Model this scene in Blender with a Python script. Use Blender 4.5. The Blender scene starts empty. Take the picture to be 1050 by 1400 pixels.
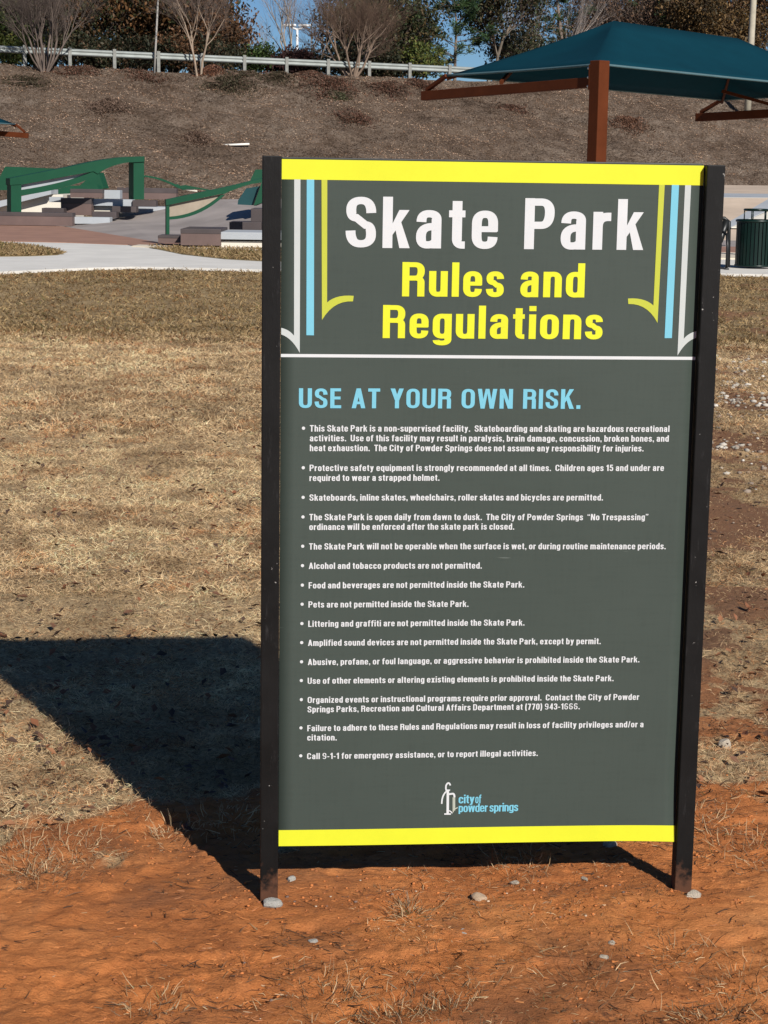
import bpy, bmesh, math, random
import numpy as np
from mathutils import Vector, Matrix

S = bpy.context.scene
COL = S.collection
R = math.radians

# ------------------------------------------------------------------ camera, sky, sun, exposure
FPX = 2529.5                                   # focal length in pixels of a 1050 x 1400 picture
CAM = np.array([-0.2267, -4.038, 1.6253])
PITCH, ROLL = 0.17989, 0.01499
SIGN_YAW = 0.08349
_f = np.array([0, math.cos(PITCH), -math.sin(PITCH)])
_u = np.cross([1, 0, 0], _f)
_r = math.cos(ROLL) * np.array([1., 0, 0]) + math.sin(ROLL) * _u
_u = -math.sin(ROLL) * np.array([1., 0, 0]) + math.cos(ROLL) * _u
cd = bpy.data.cameras.new('camera')
cd.sensor_fit = 'VERTICAL'
cd.sensor_height = 36.0
cd.lens = FPX / 1400 * 36.0
cd.clip_start, cd.clip_end = 0.05, 3000
cam = bpy.data.objects.new('camera', cd)
cam.matrix_world = Matrix(((_r[0], _u[0], -_f[0], CAM[0]), (_r[1], _u[1], -_f[1], CAM[1]),
                           (_r[2], _u[2], -_f[2], CAM[2]), (0, 0, 0, 1)))
COL.objects.link(cam)
S.camera = cam

SUN_DIR = Vector((-0.396, 0.744, -0.538)).normalized()      # the way the light travels
SUN_ELEV = math.asin(-SUN_DIR.z)
SUN_ROT = math.atan2(-SUN_DIR.x, -SUN_DIR.y)
W = bpy.data.worlds.new('World')
S.world = W
W.use_nodes = True
nt = W.node_tree
bg = nt.nodes['Background']
sky = nt.nodes.new('ShaderNodeTexSky')
sky.sky_type = 'NISHITA'
sky.sun_disc = False
sky.sun_elevation = SUN_ELEV
sky.sun_rotation = SUN_ROT
sky.altitude = 1500
sky.air_density = 1.0
sky.dust_density = 0.0
sky.ozone_density = 4.0
tint = nt.nodes.new('ShaderNodeMix'); tint.data_type = 'RGBA'; tint.blend_type = 'MULTIPLY'
tint.inputs[0].default_value = 1.0
tint.inputs[7].default_value = (0.72, 0.92, 1.14, 1)          # a clear deep blue winter sky
nt.links.new(sky.outputs[0], tint.inputs[6])
nt.links.new(tint.outputs[2], bg.inputs[0])
bg.inputs[1].default_value = 0.05
sl = bpy.data.lights.new('sun', 'SUN')
sl.energy = 5.0
sl.angle = R(0.5)
sl.color = (1.0, 0.955, 0.885)
so = bpy.data.objects.new('sun', sl)
so.rotation_euler = SUN_DIR.to_track_quat('-Z', 'Y').to_euler()
so.location = (6, -12, 12)
COL.objects.link(so)
vs = S.view_settings
S.display_settings.display_device = 'sRGB'
vs.view_transform = 'Standard'
vs.look = 'None'
vs.exposure = 0.2
vs.gamma = 1.0
S.cycles.max_bounces = 5
S.cycles.diffuse_bounces = 2
S.cycles.transparent_max_bounces = 8

# ------------------------------------------------------------------ measuring helpers
def ray(px, py):
    d = (px - 525) / FPX * _r - (py - 700) / FPX * _u + _f
    return d / np.linalg.norm(d)

def at_z(px, py, z=0.0):
    d = ray(px, py)
    return CAM + d * ((z - CAM[2]) / d[2])

def at_y(px, py, y):
    d = ray(px, py)
    return CAM + d * ((y - CAM[1]) / d[1])

_sx = np.array([math.cos(SIGN_YAW), math.sin(SIGN_YAW), 0])
_sn = np.array([-math.sin(SIGN_YAW), math.cos(SIGN_YAW), 0])
def pan(px, py):                                # photo point -> (u, v) on the sign's face
    d = ray(px, py)
    t = -(CAM @ _sn) / (d @ _sn)
    p = CAM + t * d
    return float(p @ _sx), float(p[2])

# ------------------------------------------------------------------ noise (numpy)
def _hash(ix, iy, seed):
    h = (ix.astype(np.int64) * 374761393 + iy.astype(np.int64) * 668265263 + seed * 1442695041) & 0xFFFFFFFF
    h = ((h ^ (h >> 13)) * 1274126177) & 0xFFFFFFFF
    return ((h ^ (h >> 16)) & 0xFFFFFF) / float(0xFFFFFF)

def vnoise(x, y, seed=0):
    x = np.asarray(x, float); y = np.asarray(y, float)
    ix = np.floor(x); iy = np.floor(y)
    fx = x - ix; fy = y - iy
    fx = fx * fx * fx * (fx * (fx * 6 - 15) + 10); fy = fy * fy * fy * (fy * (fy * 6 - 15) + 10)
    a = _hash(ix, iy, seed); b = _hash(ix + 1, iy, seed); c = _hash(ix, iy + 1, seed); d = _hash(ix + 1, iy + 1, seed)
    return (a * (1 - fx) + b * fx) * (1 - fy) + (c * (1 - fx) + d * fx) * fy

def fbm(x, y, seed=0, octaves=4):
    s = 0; a = 0.5; t = 0
    for o in range(octaves):
        s = s + a * vnoise(x * 2 ** o + 17.3 * o, y * 2 ** o - 9.1 * o, seed + o); t += a; a *= 0.5
    return s / t

def cells(x, y, seed=0):
    """distance to the nearest scattered point: rounded clods"""
    x = np.asarray(x, float); y = np.asarray(y, float)
    ix = np.floor(x); iy = np.floor(y); best = np.full(x.shape, 9.0)
    for dx in (-1, 0, 1):
        for dy in (-1, 0, 1):
            cx, cy = ix + dx, iy + dy
            d = np.hypot(cx + _hash(cx, cy, seed) - x, cy + _hash(cx, cy, seed + 7) - y) / (0.55 + 0.6 * _hash(cx, cy, seed + 13))
            best = np.minimum(best, d)
    return best

def sstep(a, b, x):
    t = np.clip((x - a) / (b - a), 0, 1)
    return t * t * (3 - 2 * t)

# ------------------------------------------------------------------ object helpers
def tag(o, label=None, cat=None, group=None, kind=None):
    if label: o['label'] = label
    if cat: o['category'] = cat
    if group: o['group'] = group
    if kind: o['kind'] = kind
    return o

def empty(name, loc=(0, 0, 0), rz=0.0):
    o = bpy.data.objects.new(name, None)
    o.empty_display_size = 0.2
    o.location = loc
    o.rotation_euler = (0, 0, rz)
    COL.objects.link(o)
    return o

def link(name, me, mat, parent=None, loc=None):
    if mat is not None and not me.materials:
        me.materials.append(mat)
    o = bpy.data.objects.new(name, me)
    COL.objects.link(o)
    if parent is not None: o.parent = parent
    if loc is not None: o.location = loc
    return o

def npmesh(name, V, F, smooth=False, col=None, extra=None):
    """V (n,3), F (m,k) all faces with k corners (or a list of such arrays)"""
    Fs = F if (isinstance(F, list) and isinstance(F[0], np.ndarray) and F[0].ndim == 2) else [F]
    Fs = [np.asarray(f, np.int32) for f in Fs if len(f)]
    me = bpy.data.meshes.new(name)
    V = np.asarray(V, np.float32)
    me.vertices.add(len(V)); me.vertices.foreach_set('co', V.ravel())
    nl = sum(f.size for f in Fs); npoly = sum(len(f) for f in Fs)
    me.loops.add(nl); me.loops.foreach_set('vertex_index', np.concatenate([f.ravel() for f in Fs]))
    me.polygons.add(npoly)
    tot = np.concatenate([np.full(len(f), f.shape[1], np.int32) for f in Fs])
    st = np.concatenate([[0], np.cumsum(tot)[:-1]]).astype(np.int32)
    me.polygons.foreach_set('loop_start', st)
    me.polygons.foreach_set('loop_total', tot)
    if smooth: me.polygons.foreach_set('use_smooth', np.ones(npoly, bool))
    me.update(calc_edges=True)
    if col is not None:
        a = me.color_attributes.new('tint', 'FLOAT_COLOR', 'POINT')
        c = np.ones((len(V), 4), np.float32); c[:, :3] = col
        a.data.foreach_set('color', c.ravel())
    for k, v in (extra or {}).items():
        a = me.attributes.new(k, 'FLOAT', 'POINT')
        a.data.foreach_set('value', np.asarray(v, np.float32))
    return me

class MB:
    """collects shapes into one mesh"""
    def __init__(self): self.bm = bmesh.new()
    def box(self, x0, x1, y0, y1, z0, z1, bev=0.0, M=None):
        b = bmesh.new()
        bmesh.ops.create_cube(b, size=1)
        for v in b.verts:
            v.co = Vector(((x0 + x1) / 2 + v.co.x * (x1 - x0), (y0 + y1) / 2 + v.co.y * (y1 - y0), (z0 + z1) / 2 + v.co.z * (z1 - z0)))
        if bev: bmesh.ops.bevel(b, geom=b.edges[:], offset=bev, segments=2, affect='EDGES', profile=0.6)
        return self._add(b, M)
    def _add(self, b, M=None):
        if M is not None: bmesh.ops.transform(b, matrix=M, verts=b.verts)
        me = bpy.data.meshes.new('tmp'); b.to_mesh(me); b.free()
        self.bm.from_mesh(me); bpy.data.meshes.remove(me)
        return self
    def bar(self, p0, p1, w, h, bev=0.0, up=(0, 0, 1)):
        p0, p1 = Vector(p0), Vector(p1)
        d = p1 - p0; L = d.length; d.normalize()
        x = d.cross(Vector(up)); x.normalize(); z = x.cross(d)
        M = Matrix(((x.x, d.x, z.x, p0.x), (x.y, d.y, z.y, p0.y), (x.z, d.z, z.z, p0.z), (0, 0, 0, 1)))
        return self.box(-w / 2, w / 2, 0, L, -h / 2, h / 2, bev, M)
    def tube(self, pts, r, n=8, closed=False, caps=True):
        pts = [Vector(p) for p in pts]
        rs = r if isinstance(r, (list, tuple)) else [r] * len(pts)
        rings = []; m = len(pts)
        prev = None
        for i, p in enumerate(pts):
            a = pts[(i - 1) % m] if (closed or i > 0) else p
            b = pts[(i + 1) % m] if (closed or i < m - 1) else p
            d = (b - a).normalized()
            ref = prev if prev is not None else (Vector((0, 0, 1)) if abs(d.z) < 0.9 else Vector((1, 0, 0)))
            x = (ref - d * ref.dot(d)).normalized(); prev = x
            y = d.cross(x)
            rings.append([self.bm.verts.new(p + (x * math.cos(t) + y * math.sin(t)) * rs[i]) for t in [2 * math.pi * k / n for k in range(n)]])
        for i in range(m if closed else m - 1):
            A, B = rings[i], rings[(i + 1) % m]
            for k in range(n):
                f = self.bm.faces.new((A[k], A[(k + 1) % n], B[(k + 1) % n], B[k])); f.smooth = True
        if not closed and caps:
            self.bm.faces.new(rings[0][::-1]); self.bm.faces.new(rings[-1])
        return self
    def prism(self, poly, depth_vec):
        """closed solid from a planar outline and an extrusion vector"""
        d = Vector(depth_vec)
        A = [self.bm.verts.new(Vector(p)) for p in poly]
        B = [self.bm.verts.new(Vector(p) + d) for p in poly]
        n = len(A)
        self.bm.faces.new(A); self.bm.faces.new(B[::-1])
        for i in range(n): self.bm.faces.new((A[i], B[i], B[(i + 1) % n], A[(i + 1) % n]))
        return self
    def build(self, name, mat, parent=None, loc=None, smooth=False):
        bmesh.ops.recalc_face_normals(self.bm, faces=self.bm.faces[:])
        me = bpy.data.meshes.new(name)
        self.bm.to_mesh(me); self.bm.free()
        if smooth:
            for p in me.polygons: p.use_smooth = True
        return link(name, me, mat, parent, loc)

# ------------------------------------------------------------------ materials
def new_mat(name):
    m = bpy.data.materials.new(name); m.use_nodes = True
    t = m.node_tree; b = t.nodes['Principled BSDF']
    return m, t, b, t.nodes, t.links

def noise(N, L, scale, detail=4, rough=0.6, vec=None, dist=0.0):
    n = N.new('ShaderNodeTexNoise'); n.inputs['Scale'].default_value = scale
    n.inputs['Detail'].default_value = detail; n.inputs['Roughness'].default_value = rough
    n.inputs['Distortion'].default_value = dist
    if vec is not None: L.new(vec, n.inputs['Vector'])
    return n

def ramp(N, L, fac, stops):
    r = N.new('ShaderNodeValToRGB')
    e = r.color_ramp.elements
    while len(e) < len(stops): e.new(0.5)
    for i, (p, c) in enumerate(stops):
        e[i].position = p; e[i].color = (*c, 1) if len(c) == 3 else c
    L.new(fac, r.inputs[0])
    return r

def mix(N, L, fac, a, b, mode='MIX'):
    m = N.new('ShaderNodeMix'); m.data_type = 'RGBA'; m.blend_type = mode
    for s, v in ((0, fac), (6, a), (7, b)):
        if hasattr(v, 'is_output'): L.new(v, m.inputs[s])
        elif s == 0: m.inputs[0].default_value = v
        else: m.inputs[s].default_value = (*v, 1)
    return m.outputs[2]

def bump(N, L, b, h, strength, dist):
    n = N.new('ShaderNodeBump'); n.inputs['Strength'].default_value = strength; n.inputs['Distance'].default_value = dist
    L.new(h, n.inputs['Height']); L.new(n.outputs[0], b.inputs['Normal'])
    return n

def simple(name, c, rough=0.6, var=0.25, scale=6, metal=0.0, spec=0.4, bmp=0.0, bscale=60, bdist=0.002):
    m, t, b, N, L = new_mat(name)
    tc = N.new('ShaderNodeTexCoord')
    n = noise(N, L, scale, 6, 0.65, tc.outputs['Object'])
    lo = tuple(x * (1 - var) for x in c); hi = tuple(min(1, x * (1 + var)) for x in c)
    r = ramp(N, L, n.outputs[0], [(0.3, lo), (0.7, hi)])
    L.new(r.outputs[0], b.inputs['Base Color'])
    b.inputs['Roughness'].default_value = rough
    b.inputs['Metallic'].default_value = metal
    b.inputs['Specular IOR Level'].default_value = spec
    if bmp:
        n2 = noise(N, L, bscale, 4, 0.6, tc.outputs['Object'])
        bump(N, L, b, n2.outputs[0], bmp, bdist)
    return m

def tinted(name, rough=0.8, spec=0.15, trans=0.0):
    m, t, b, N, L = new_mat(name)
    a = N.new('ShaderNodeAttribute'); a.attribute_name = 'tint'
    L.new(a.outputs['Color'], b.inputs['Base Color'])
    b.inputs['Roughness'].default_value = rough
    b.inputs['Specular IOR Level'].default_value = spec
    if trans:
        tr = N.new('ShaderNodeBsdfTranslucent'); L.new(a.outputs['Color'], tr.inputs[0])
        mx = N.new('ShaderNodeMixShader'); mx.inputs[0].default_value = trans
        L.new(b.outputs[0], mx.inputs[1]); L.new(tr.outputs[0], mx.inputs[2])
        L.new(mx.outputs[0], N['Material Output'].inputs[0])
    return m

M_TINT = tinted('dry_blade', 0.75, 0.2, 0.35)
M_LEAF = tinted('leaf', 0.6, 0.25, 0.2)
M_STONE_T = tinted('stone_grain', 0.85, 0.2)

# ------------------------------------------------------------------ the ground
CREST0, CREST_SLOPE = 85.2, 0.31
def hill_toe(x): return 71.5 + CREST_SLOPE * x
def hill_crest(x): return CREST0 + CREST_SLOPE * x

def terrain(x, y, fine=True):
    x = np.asarray(x, float); y = np.asarray(y, float)
    z = 0.03 * (fbm(x * 0.35, y * 0.35, 5, 3) - 0.5) * sstep(0.5, 4, np.abs(y) + 0.2)
    z = z - 0.16 * sstep(14.0, 17.5, y) * (1 - sstep(20, 25, y))
    z = z * (1 - sstep(22, 27, y))
    # low mounds of clay pushed up round the posts
    yawx = 0.477 * math.cos(SIGN_YAW)
    for sx, h in ((-1, 0.004), (1, 0.016)):
        px, py = sx * yawx, sx * 0.477 * math.sin(SIGN_YAW)
        d = np.hypot((x - px + 0.02) / 1.5, y - py + 0.05)
        z = z + h * np.exp(-(d / 0.11) ** 2)
    z = z - 0.016 * np.exp(-(np.hypot(x - 0.48, y - 0.02) / 0.06) ** 2)
    if fine:
        near = 1 - sstep(1.5, 6, y)
        a = 0.35                                   # the raked clay runs a little uphill to the right
        u = x * math.cos(a) + y * math.sin(a); v = -x * math.sin(a) + y * math.cos(a)
        wx = x + 0.03 * (fbm(x * 9, y * 9, 23, 2) - 0.5); wy = y + 0.03 * (fbm(x * 9, y * 9, 29, 2) - 0.5)
        clod = np.clip(0.62 - cells(wx * 14, wy * 16, 37), 0, 1) * sstep(0.50, 0.68, fbm(x * 3.1, y * 3.6, 43, 3))
        clod2 = np.clip(0.6 - cells(wx * 44, wy * 48, 47), 0, 1) * sstep(0.36, 0.6, fbm(x * 5, y * 5, 53, 2))
        z = z + near * (0.034 * (fbm(u * 3.2, v * 4.2, 21, 4) - 0.5) + 0.016 * (fbm(u * 12, v * 17, 31, 4) - 0.5)
                        + 0.018 * clod + 0.009 * clod2 - 0.010 * sstep(0.60, 0.70, fbm(u * 5, v * 9, 59, 3)))
        z = z + (1 - near) * 0.05 * (fbm(x * 1.7, y * 1.7, 51, 3) - 0.5) * (1 - sstep(22, 26, y))
    return z

def grass_cover(x, y):
    """0 = bare clay, 1 = full dry grass"""
    n = fbm(x * 1.6 + 3, y * 1.6, 61, 4) - 0.5
    n2 = fbm(x * 6, y * 6, 71, 3) - 0.5
    left = sstep(0.16, 0.52, y - 0.24 * sstep(-0.5, -0.2, x) + 1.05 * n + 0.6 * n2 + 0.25 * np.clip(-x - 0.55, 0, 1))
    right_line = 0.30 + 0.06 * y                                     # clay comes further back on the right
    r = sstep(right_line, right_line + 0.35, x)
    rg = 0.30 + 0.70 * sstep(-0.06, 0.10, n + 0.6 * n2 + 0.012 * (y - 2.0))
    rg = rg * sstep(0.2, 0.9, y + 0.8 * n) * (0.72 + 0.28 * sstep(6, 12, y))
    g = left * (1 - r) + np.minimum(left, rg) * r
    g = np.maximum(g, 0.20 * sstep(0.07, 0.2, n + 0.4 * n2) * sstep(-1.6, -0.9, y) * sstep(-0.75, -0.2, x))
    g = g * (0.72 + 0.28 * sstep(-0.1, 0.06, n + 0.7 * n2))
    return np.clip(g, 0, 1)

def axis(fine_lo, fine_hi, step, lo, hi, growth):
    a = list(np.arange(fine_lo, fine_hi, step))
    s = step; p = a[-1]
    while p < hi: s = min(s * growth, 6); p += s; a.append(p)
    s = step; p = a[0]; b = []
    while p > lo: s = min(s * growth * 1.03, 6); p -= s; b.append(p)
    return np.array(b[::-1] + a)

gx = axis(-1.15, 1.2, 0.0075, -170, 170, 1.045)
gy = axis(-0.85, 1.3, 0.0075, -30, 260, 1.017)
GX, GY = np.meshgrid(gx, gy)
GZ = terrain(GX, GY)
nx_, ny_ = len(gx), len(gy)
idx = np.arange(nx_ * ny_).reshape(ny_, nx_)
quads = np.stack([idx[:-1, :-1], idx[:-1, 1:], idx[1:, 1:], idx[1:, :-1]], -1).reshape(-1, 4)
g_me = npmesh('ground', np.stack([GX, GY, GZ], -1).reshape(-1, 3), quads, True,
              extra={'grass': grass_cover(GX, GY).ravel()})

def ground_material():
    m, t, b, N, L = new_mat('clay_and_turf')
    tc = N.new('ShaderNodeTexCoord'); P = tc.outputs['Object']
    at = N.new('ShaderNodeAttribute'); at.attribute_name = 'grass'
    mp = N.new('ShaderNodeMapping'); mp.inputs['Rotation'].default_value = (0, 0, -0.35); mp.inputs['Scale'].default_value = (0.7, 1.5, 1)
    L.new(P, mp.inputs[0])
    big = noise(N, L, 2.2, 5, 0.6, P)
    streak = noise(N, L, 22, 6, 0.7, mp.outputs[0], 0.6)
    grit = noise(N, L, 210, 5, 0.8, P)
    clay = ramp(N, L, big.outputs[0], [(0.28, (0.41, 0.145, 0.050)), (0.5, (0.59, 0.212, 0.066)), (0.72, (0.69, 0.285, 0.10))])
    st = ramp(N, L, streak.outputs[0], [(0.30, (0.74, 0.70, 0.70)), (0.52, (1, 1, 1)), (0.78, (1.12, 1.15, 1.2))])
    c1 = mix(N, L, 1.0, clay.outputs[0], st.outputs[0], 'MULTIPLY')
    gr = ramp(N, L, grit.outputs[0], [(0.3, (0.72, 0.68, 0.66)), (0.6, (1.05, 1.05, 1.05))])
    c1 = mix(N, L, 0.8, c1, gr.outputs[0], 'MULTIPLY')
    bl = noise(N, L, 1.35, 6, 0.68, P, 0.8)
    blr = ramp(N, L, bl.outputs[0], [(0.50, (0, 0, 0)), (0.65, (0.8, 0.8, 0.8))])
    c1 = mix(N, L, blr.outputs[0], c1, (0.25, 0.105, 0.048))
    bl2 = noise(N, L, 9, 6, 0.75, P, 0.5)
    blr2 = ramp(N, L, bl2.outputs[0], [(0.57, (0, 0, 0)), (0.70, (0.65, 0.65, 0.65))])
    c1 = mix(N, L, blr2.outputs[0], c1, (0.17, 0.078, 0.040))
    # dark humus flecks
    fl = noise(N, L, 38, 4, 0.7, mp.outputs[0])
    flr = ramp(N, L, fl.outputs[0], [(0.60, (0, 0, 0)), (0.70, (1, 1, 1))])
    c1 = mix(N, L, flr.outputs[0], c1, (0.13, 0.055, 0.028))
    # the earth and thatch under the grass
    sp0 = N.new('ShaderNodeSeparateXYZ'); L.new(P, sp0.inputs[0])
    yb = N.new('ShaderNodeMapRange'); yb.inputs[1].default_value = 0.5; yb.inputs[2].default_value = 2.2; yb.inputs[4].default_value = 0.85; L.new(sp0.outputs[1], yb.inputs[0])
    c1 = mix(N, L, yb.outputs[0], c1, (0.185, 0.11, 0.066))
    th = noise(N, L, 55, 6, 0.75, P)
    thatch = ramp(N, L, th.outputs[0], [(0.25, (0.15, 0.098, 0.056)), (0.5, (0.42, 0.30, 0.165)), (0.75, (0.66, 0.49, 0.285))])
    far_n = noise(N, L, 3.5, 6, 0.7, P)
    far = ramp(N, L, far_n.outputs[0], [(0.3, (0.17, 0.118, 0.06)), (0.5, (0.28, 0.20, 0.105)), (0.7, (0.38, 0.28, 0.155))])
    sep = N.new('ShaderNodeSeparateXYZ'); L.new(P, sep.inputs[0])
    mr = N.new('ShaderNodeMapRange'); mr.inputs[1].default_value = 13.2; mr.inputs[2].default_value = 15.8; L.new(sep.outputs[1], mr.inputs[0])
    th2 = mix(N, L, mr.outputs[0], thatch.outputs[0], far.outputs[0])
    ge = N.new('ShaderNodeMath'); ge.operation = 'ADD'; L.new(at.outputs['Fac'], ge.inputs[0])
    en = noise(N, L, 30, 4, 0.7, P)
    es = N.new('ShaderNodeMapRange'); es.inputs[3].default_value = -0.4; es.inputs[4].default_value = 0.4; L.new(en.outputs[0], es.inputs[0])
    L.new(es.outputs[0], ge.inputs[1])
    gf = ramp(N, L, ge.outputs[0], [(0.35, (0, 0, 0)), (0.75, (1, 1, 1))])
    c = mix(N, L, gf.outputs[0], c1, th2)
    L.new(c, b.inputs['Base Color'])
    b.inputs['Roughness'].default_value = 0.92
    b.inputs['Specular IOR Level'].default_value = 0.12
    mp9 = N.new('ShaderNodeMapping'); mp9.inputs['Rotation'].default_value = (0, 0, -0.35); mp9.inputs['Scale'].default_value = (0.55, 1.5, 1)
    L.new(P, mp9.inputs[0])
    rg = noise(N, L, 75, 5, 0.7, mp9.outputs[0], 1.2)
    ad0 = N.new('ShaderNodeMath'); ad0.operation = 'MULTIPLY_ADD'; L.new(rg.outputs[0], ad0.inputs[0]); ad0.inputs[1].default_value = 0.9; L.new(streak.outputs[0], ad0.inputs[2])
    ad = N.new('ShaderNodeMath'); ad.operation = 'MULTIPLY_ADD'; L.new(grit.outputs[0], ad.inputs[0]); ad.inputs[1].default_value = 0.8
    L.new(ad0.outputs[0], ad.inputs[2])
    bump(N, L, b, ad.outputs[0], 0.8, 0.011)
    return m

ground = tag(link('ground', g_me, ground_material()), 'red clay and dry grass field reaching to the skate park', None, None, 'structure')

# ------------------------------------------------------------------ paths and skate park surfaces
M_CONC = simple('pale_concrete', (0.62, 0.595, 0.545), 0.85, 0.10, 1.2, bmp=0.2)
M_CREAM = simple('cream_concrete', (0.60, 0.53, 0.42), 0.85, 0.10, 1.0, bmp=0.2)
M_TAN = simple('tan_concrete', (0.50, 0.395, 0.30), 0.85, 0.16, 0.6, bmp=0.2)
M_GREYC = simple('grey_concrete', (0.30, 0.26, 0.235), 0.7, 0.30, 0.35, bmp=0.1)
M_BLUEC = simple('blue_grey_concrete', (0.36, 0.38, 0.40), 0.7, 0.10, 0.8, bmp=0.1)
M_WHITEC = simple('white_concrete', (0.66, 0.61, 0.52), 0.8, 0.08, 0.8, bmp=0.1)
M_DARKC = simple('umber_concrete', (0.062, 0.048, 0.047), 0.6, 0.22, 1.2, bmp=0.1)
M_UMBER = simple('brown_concrete', (0.125, 0.082, 0.072), 0.65, 0.20, 1.0, bmp=0.1)
M_BRICK = simple('red_paving', (0.30, 0.165, 0.115), 0.85, 0.20, 1.3, bmp=0.2)

def sheet(name, pts, z, mat, label, thick=0.12):
    """flat slab from photo points on the level z"""
    P = [at_z(px, py, z) for px, py in pts]
    mb = MB(); mb.prism([(p[0], p[1], z) for p in P], (0, 0, -thick))
    return tag(mb.build(name, mat), label, None, None, 'structure')

# park slab, then path, then paving: each lies a little above the one below
mbp = MB(); mbp.prism([(-45, 44.5, 0.03), (-8, 41.5, 0.03), (-4, 35.0, 0.03), (40, 38.0, 0.03), (40, 62, 0.03), (-45, 62, 0.03)], (0, 0, -0.1))
tag(mbp.build('skate_park_slab', M_GREYC), 'grey concrete floor of the skate park', None, None, 'structure')
sheet('path', [(-60, 374), (0, 371.5), (60, 368.5), (120, 366), (180, 364.5), (240, 365.5), (300, 367), (361, 368.5), (620, 370), (960, 373.5), (1090, 375.5),
               (1090, 357), (960, 353.5), (500, 358.5), (361, 357.5), (307, 354.5), (249, 348), (215, 341), (190, 337), (175, 333.5), (90, 330.5), (0, 328.5), (-60, 327)], 0.045, M_CONC,
      'pale concrete footpath curving in front of the skate park')
sheet('paving', [(-60, 328), (0, 329.2), (90, 331.2), (175, 334.2), (190, 337), (300, 339), (360, 339.5), (360, 336), (216, 331), (87, 309.5), (0, 303), (-60, 300)], 0.06, M_BRICK,
      'strip of red brown paving beside the pale footpath')
isl = [(-30, 329.5), (0, 333), (40, 337), (70, 342), (87, 346.2), (78, 348.5), (40, 350), (0, 350.5), (-30, 351)]

# ------------------------------------------------------------------ the embankment
def hill_z(x, y):
    toe = hill_toe(x); cr = hill_crest(x)
    tt = (y - toe) / (cr - toe)
    t = np.clip(tt, 0, 1)
    s = 0.85 * t + 0.15 * t * t * (3 - 2 * t) + 0.9 * np.minimum(tt, 0)
    z = 1.18 + 4.95 * s
    rough =  (1 - 0.8 * sstep(0.97, 1.02, tt))
    z = z + rough * (0.55 * (fbm(x * 0.16, y * 0.3, 81, 3) - 0.5) + 0.50 * (fbm(x * 1.1, y * 1.6, 91, 4) - 0.5))
    return z
hx = np.arange(-46, 60, 0.16)
ht = np.concatenate([np.linspace(-0.3, 1.02, 185), np.array([1.1, 1.25, 1.6, 2.2, 3.2, 5, 9, 14])])
HX, HT = np.meshgrid(hx, ht)
HY = hill_toe(HX) + HT * (CREST0 - 71.5)
HZ = hill_z(HX, HY)
i2 = np.arange(HX.size).reshape(HX.shape)
q2 = np.stack([i2[:-1, :-1], i2[:-1, 1:], i2[1:, 1:], i2[1:, :-1]], -1).reshape(-1, 4)

def hill_material():
    m, t, b, N, L = new_mat('leaf_mulch')
    P = N.new('ShaderNodeTexCoord').outputs['Object']
    big = noise(N, L, 0.28, 5, 0.6, P)
    mid = noise(N, L, 1.6, 6, 0.7, P)
    fine = noise(N, L, 9, 6, 0.8, P)
    a = ramp(N, L, big.outputs[0], [(0.3, (0.19, 0.135, 0.10)), (0.5, (0.28, 0.21, 0.16)), (0.7, (0.35, 0.275, 0.215))])
    bb = ramp(N, L, mid.outputs[0], [(0.3, (0.55, 0.5, 0.45)), (0.6, (1, 1, 1)), (0.8, (1.2, 1.2, 1.2))])
    c = mix(N, L, 1.0, a.outputs[0], bb.outputs[0], 'MULTIPLY')
    ff = ramp(N, L, fine.outputs[0], [(0.3, (0.4, 0.37, 0.33)), (0.55, (1, 1, 1)), (0.75, (1.45, 1.45, 1.45))])
    c = mix(N, L, 1.0, c, ff.outputs[0], 'MULTIPLY')
    L.new(c, b.inputs['Base Color']); b.inputs['Roughness'].default_value = 0.95; b.inputs['Specular IOR Level'].default_value = 0.1
    bump(N, L, b, fine.outputs[0], 1.0, 0.25)
    return m
hill = link('hillside', npmesh('hillside', np.stack([HX, HY, HZ], -1).reshape(-1, 3), q2, True), hill_material())
tag(hill, 'brown leaf covered embankment rising behind the skate park', None, None, 'structure')

def blades_mesh(name, x, y, z, L, w, az, tilt, droop, col, up=None):
    """curved two-segment blades"""
    n = len(x)
    d1 = np.stack([np.cos(az) * np.sin(tilt), np.sin(az) * np.sin(tilt), np.cos(tilt)], -1)
    t2 = np.clip(tilt + droop, 0, 2.4)
    az2 = az + (np.random.RandomState(5).rand(n) - 0.5) * 1.1
    d2 = np.stack([np.cos(az2) * np.sin(t2), np.sin(az2) * np.sin(t2), np.cos(t2)], -1)
    p0 = np.stack([x, y, z], -1)
    p1 = p0 + d1 * (L * 0.55)[:, None]
    p2 = p1 + d2 * (L * 0.45)[:, None]
    p2[:, 2] = np.maximum(p2[:, 2], z + 0.002)
    roll = np.random.RandomState(6).rand(n) * math.pi
    s0 = np.stack([-np.sin(az), np.cos(az), np.zeros(n)], -1)
    u0 = np.cross(d1, s0)
    s = s0 * np.cos(roll)[:, None] + u0 * np.sin(roll)[:, None]
    s = s * (w / 2)[:, None]
    V = np.stack([p0 - s, p0 + s, p1 - s * 0.9, p1 + s * 0.9, p2 - s * 0.35, p2 + s * 0.35], 1).reshape(-1, 3)
    k = np.arange(n)[:, None] * 6
    F = np.concatenate([k + [0, 1, 3, 2], k + [2, 3, 5, 4]])
    return npmesh(name, V, F, False, np.repeat(col, 6, 0))

def palette(rng, n, cols, wts, var=0.18):
    c = np.array(cols)[rng.choice(len(cols), n, p=np.array(wts) / sum(wts))]
    return np.clip(c * (1 + (rng.rand(n, 1) - 0.5) * 2 * var) , 0, 1)

# ------------------------------------------------------------------ dry grass
def in_frustum(x, y, margin=1.0):
    d = y - CAM[1]
    half = d * (525 / FPX) * 1.06 + margin
    return np.abs(x - CAM[0]) < half

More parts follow.
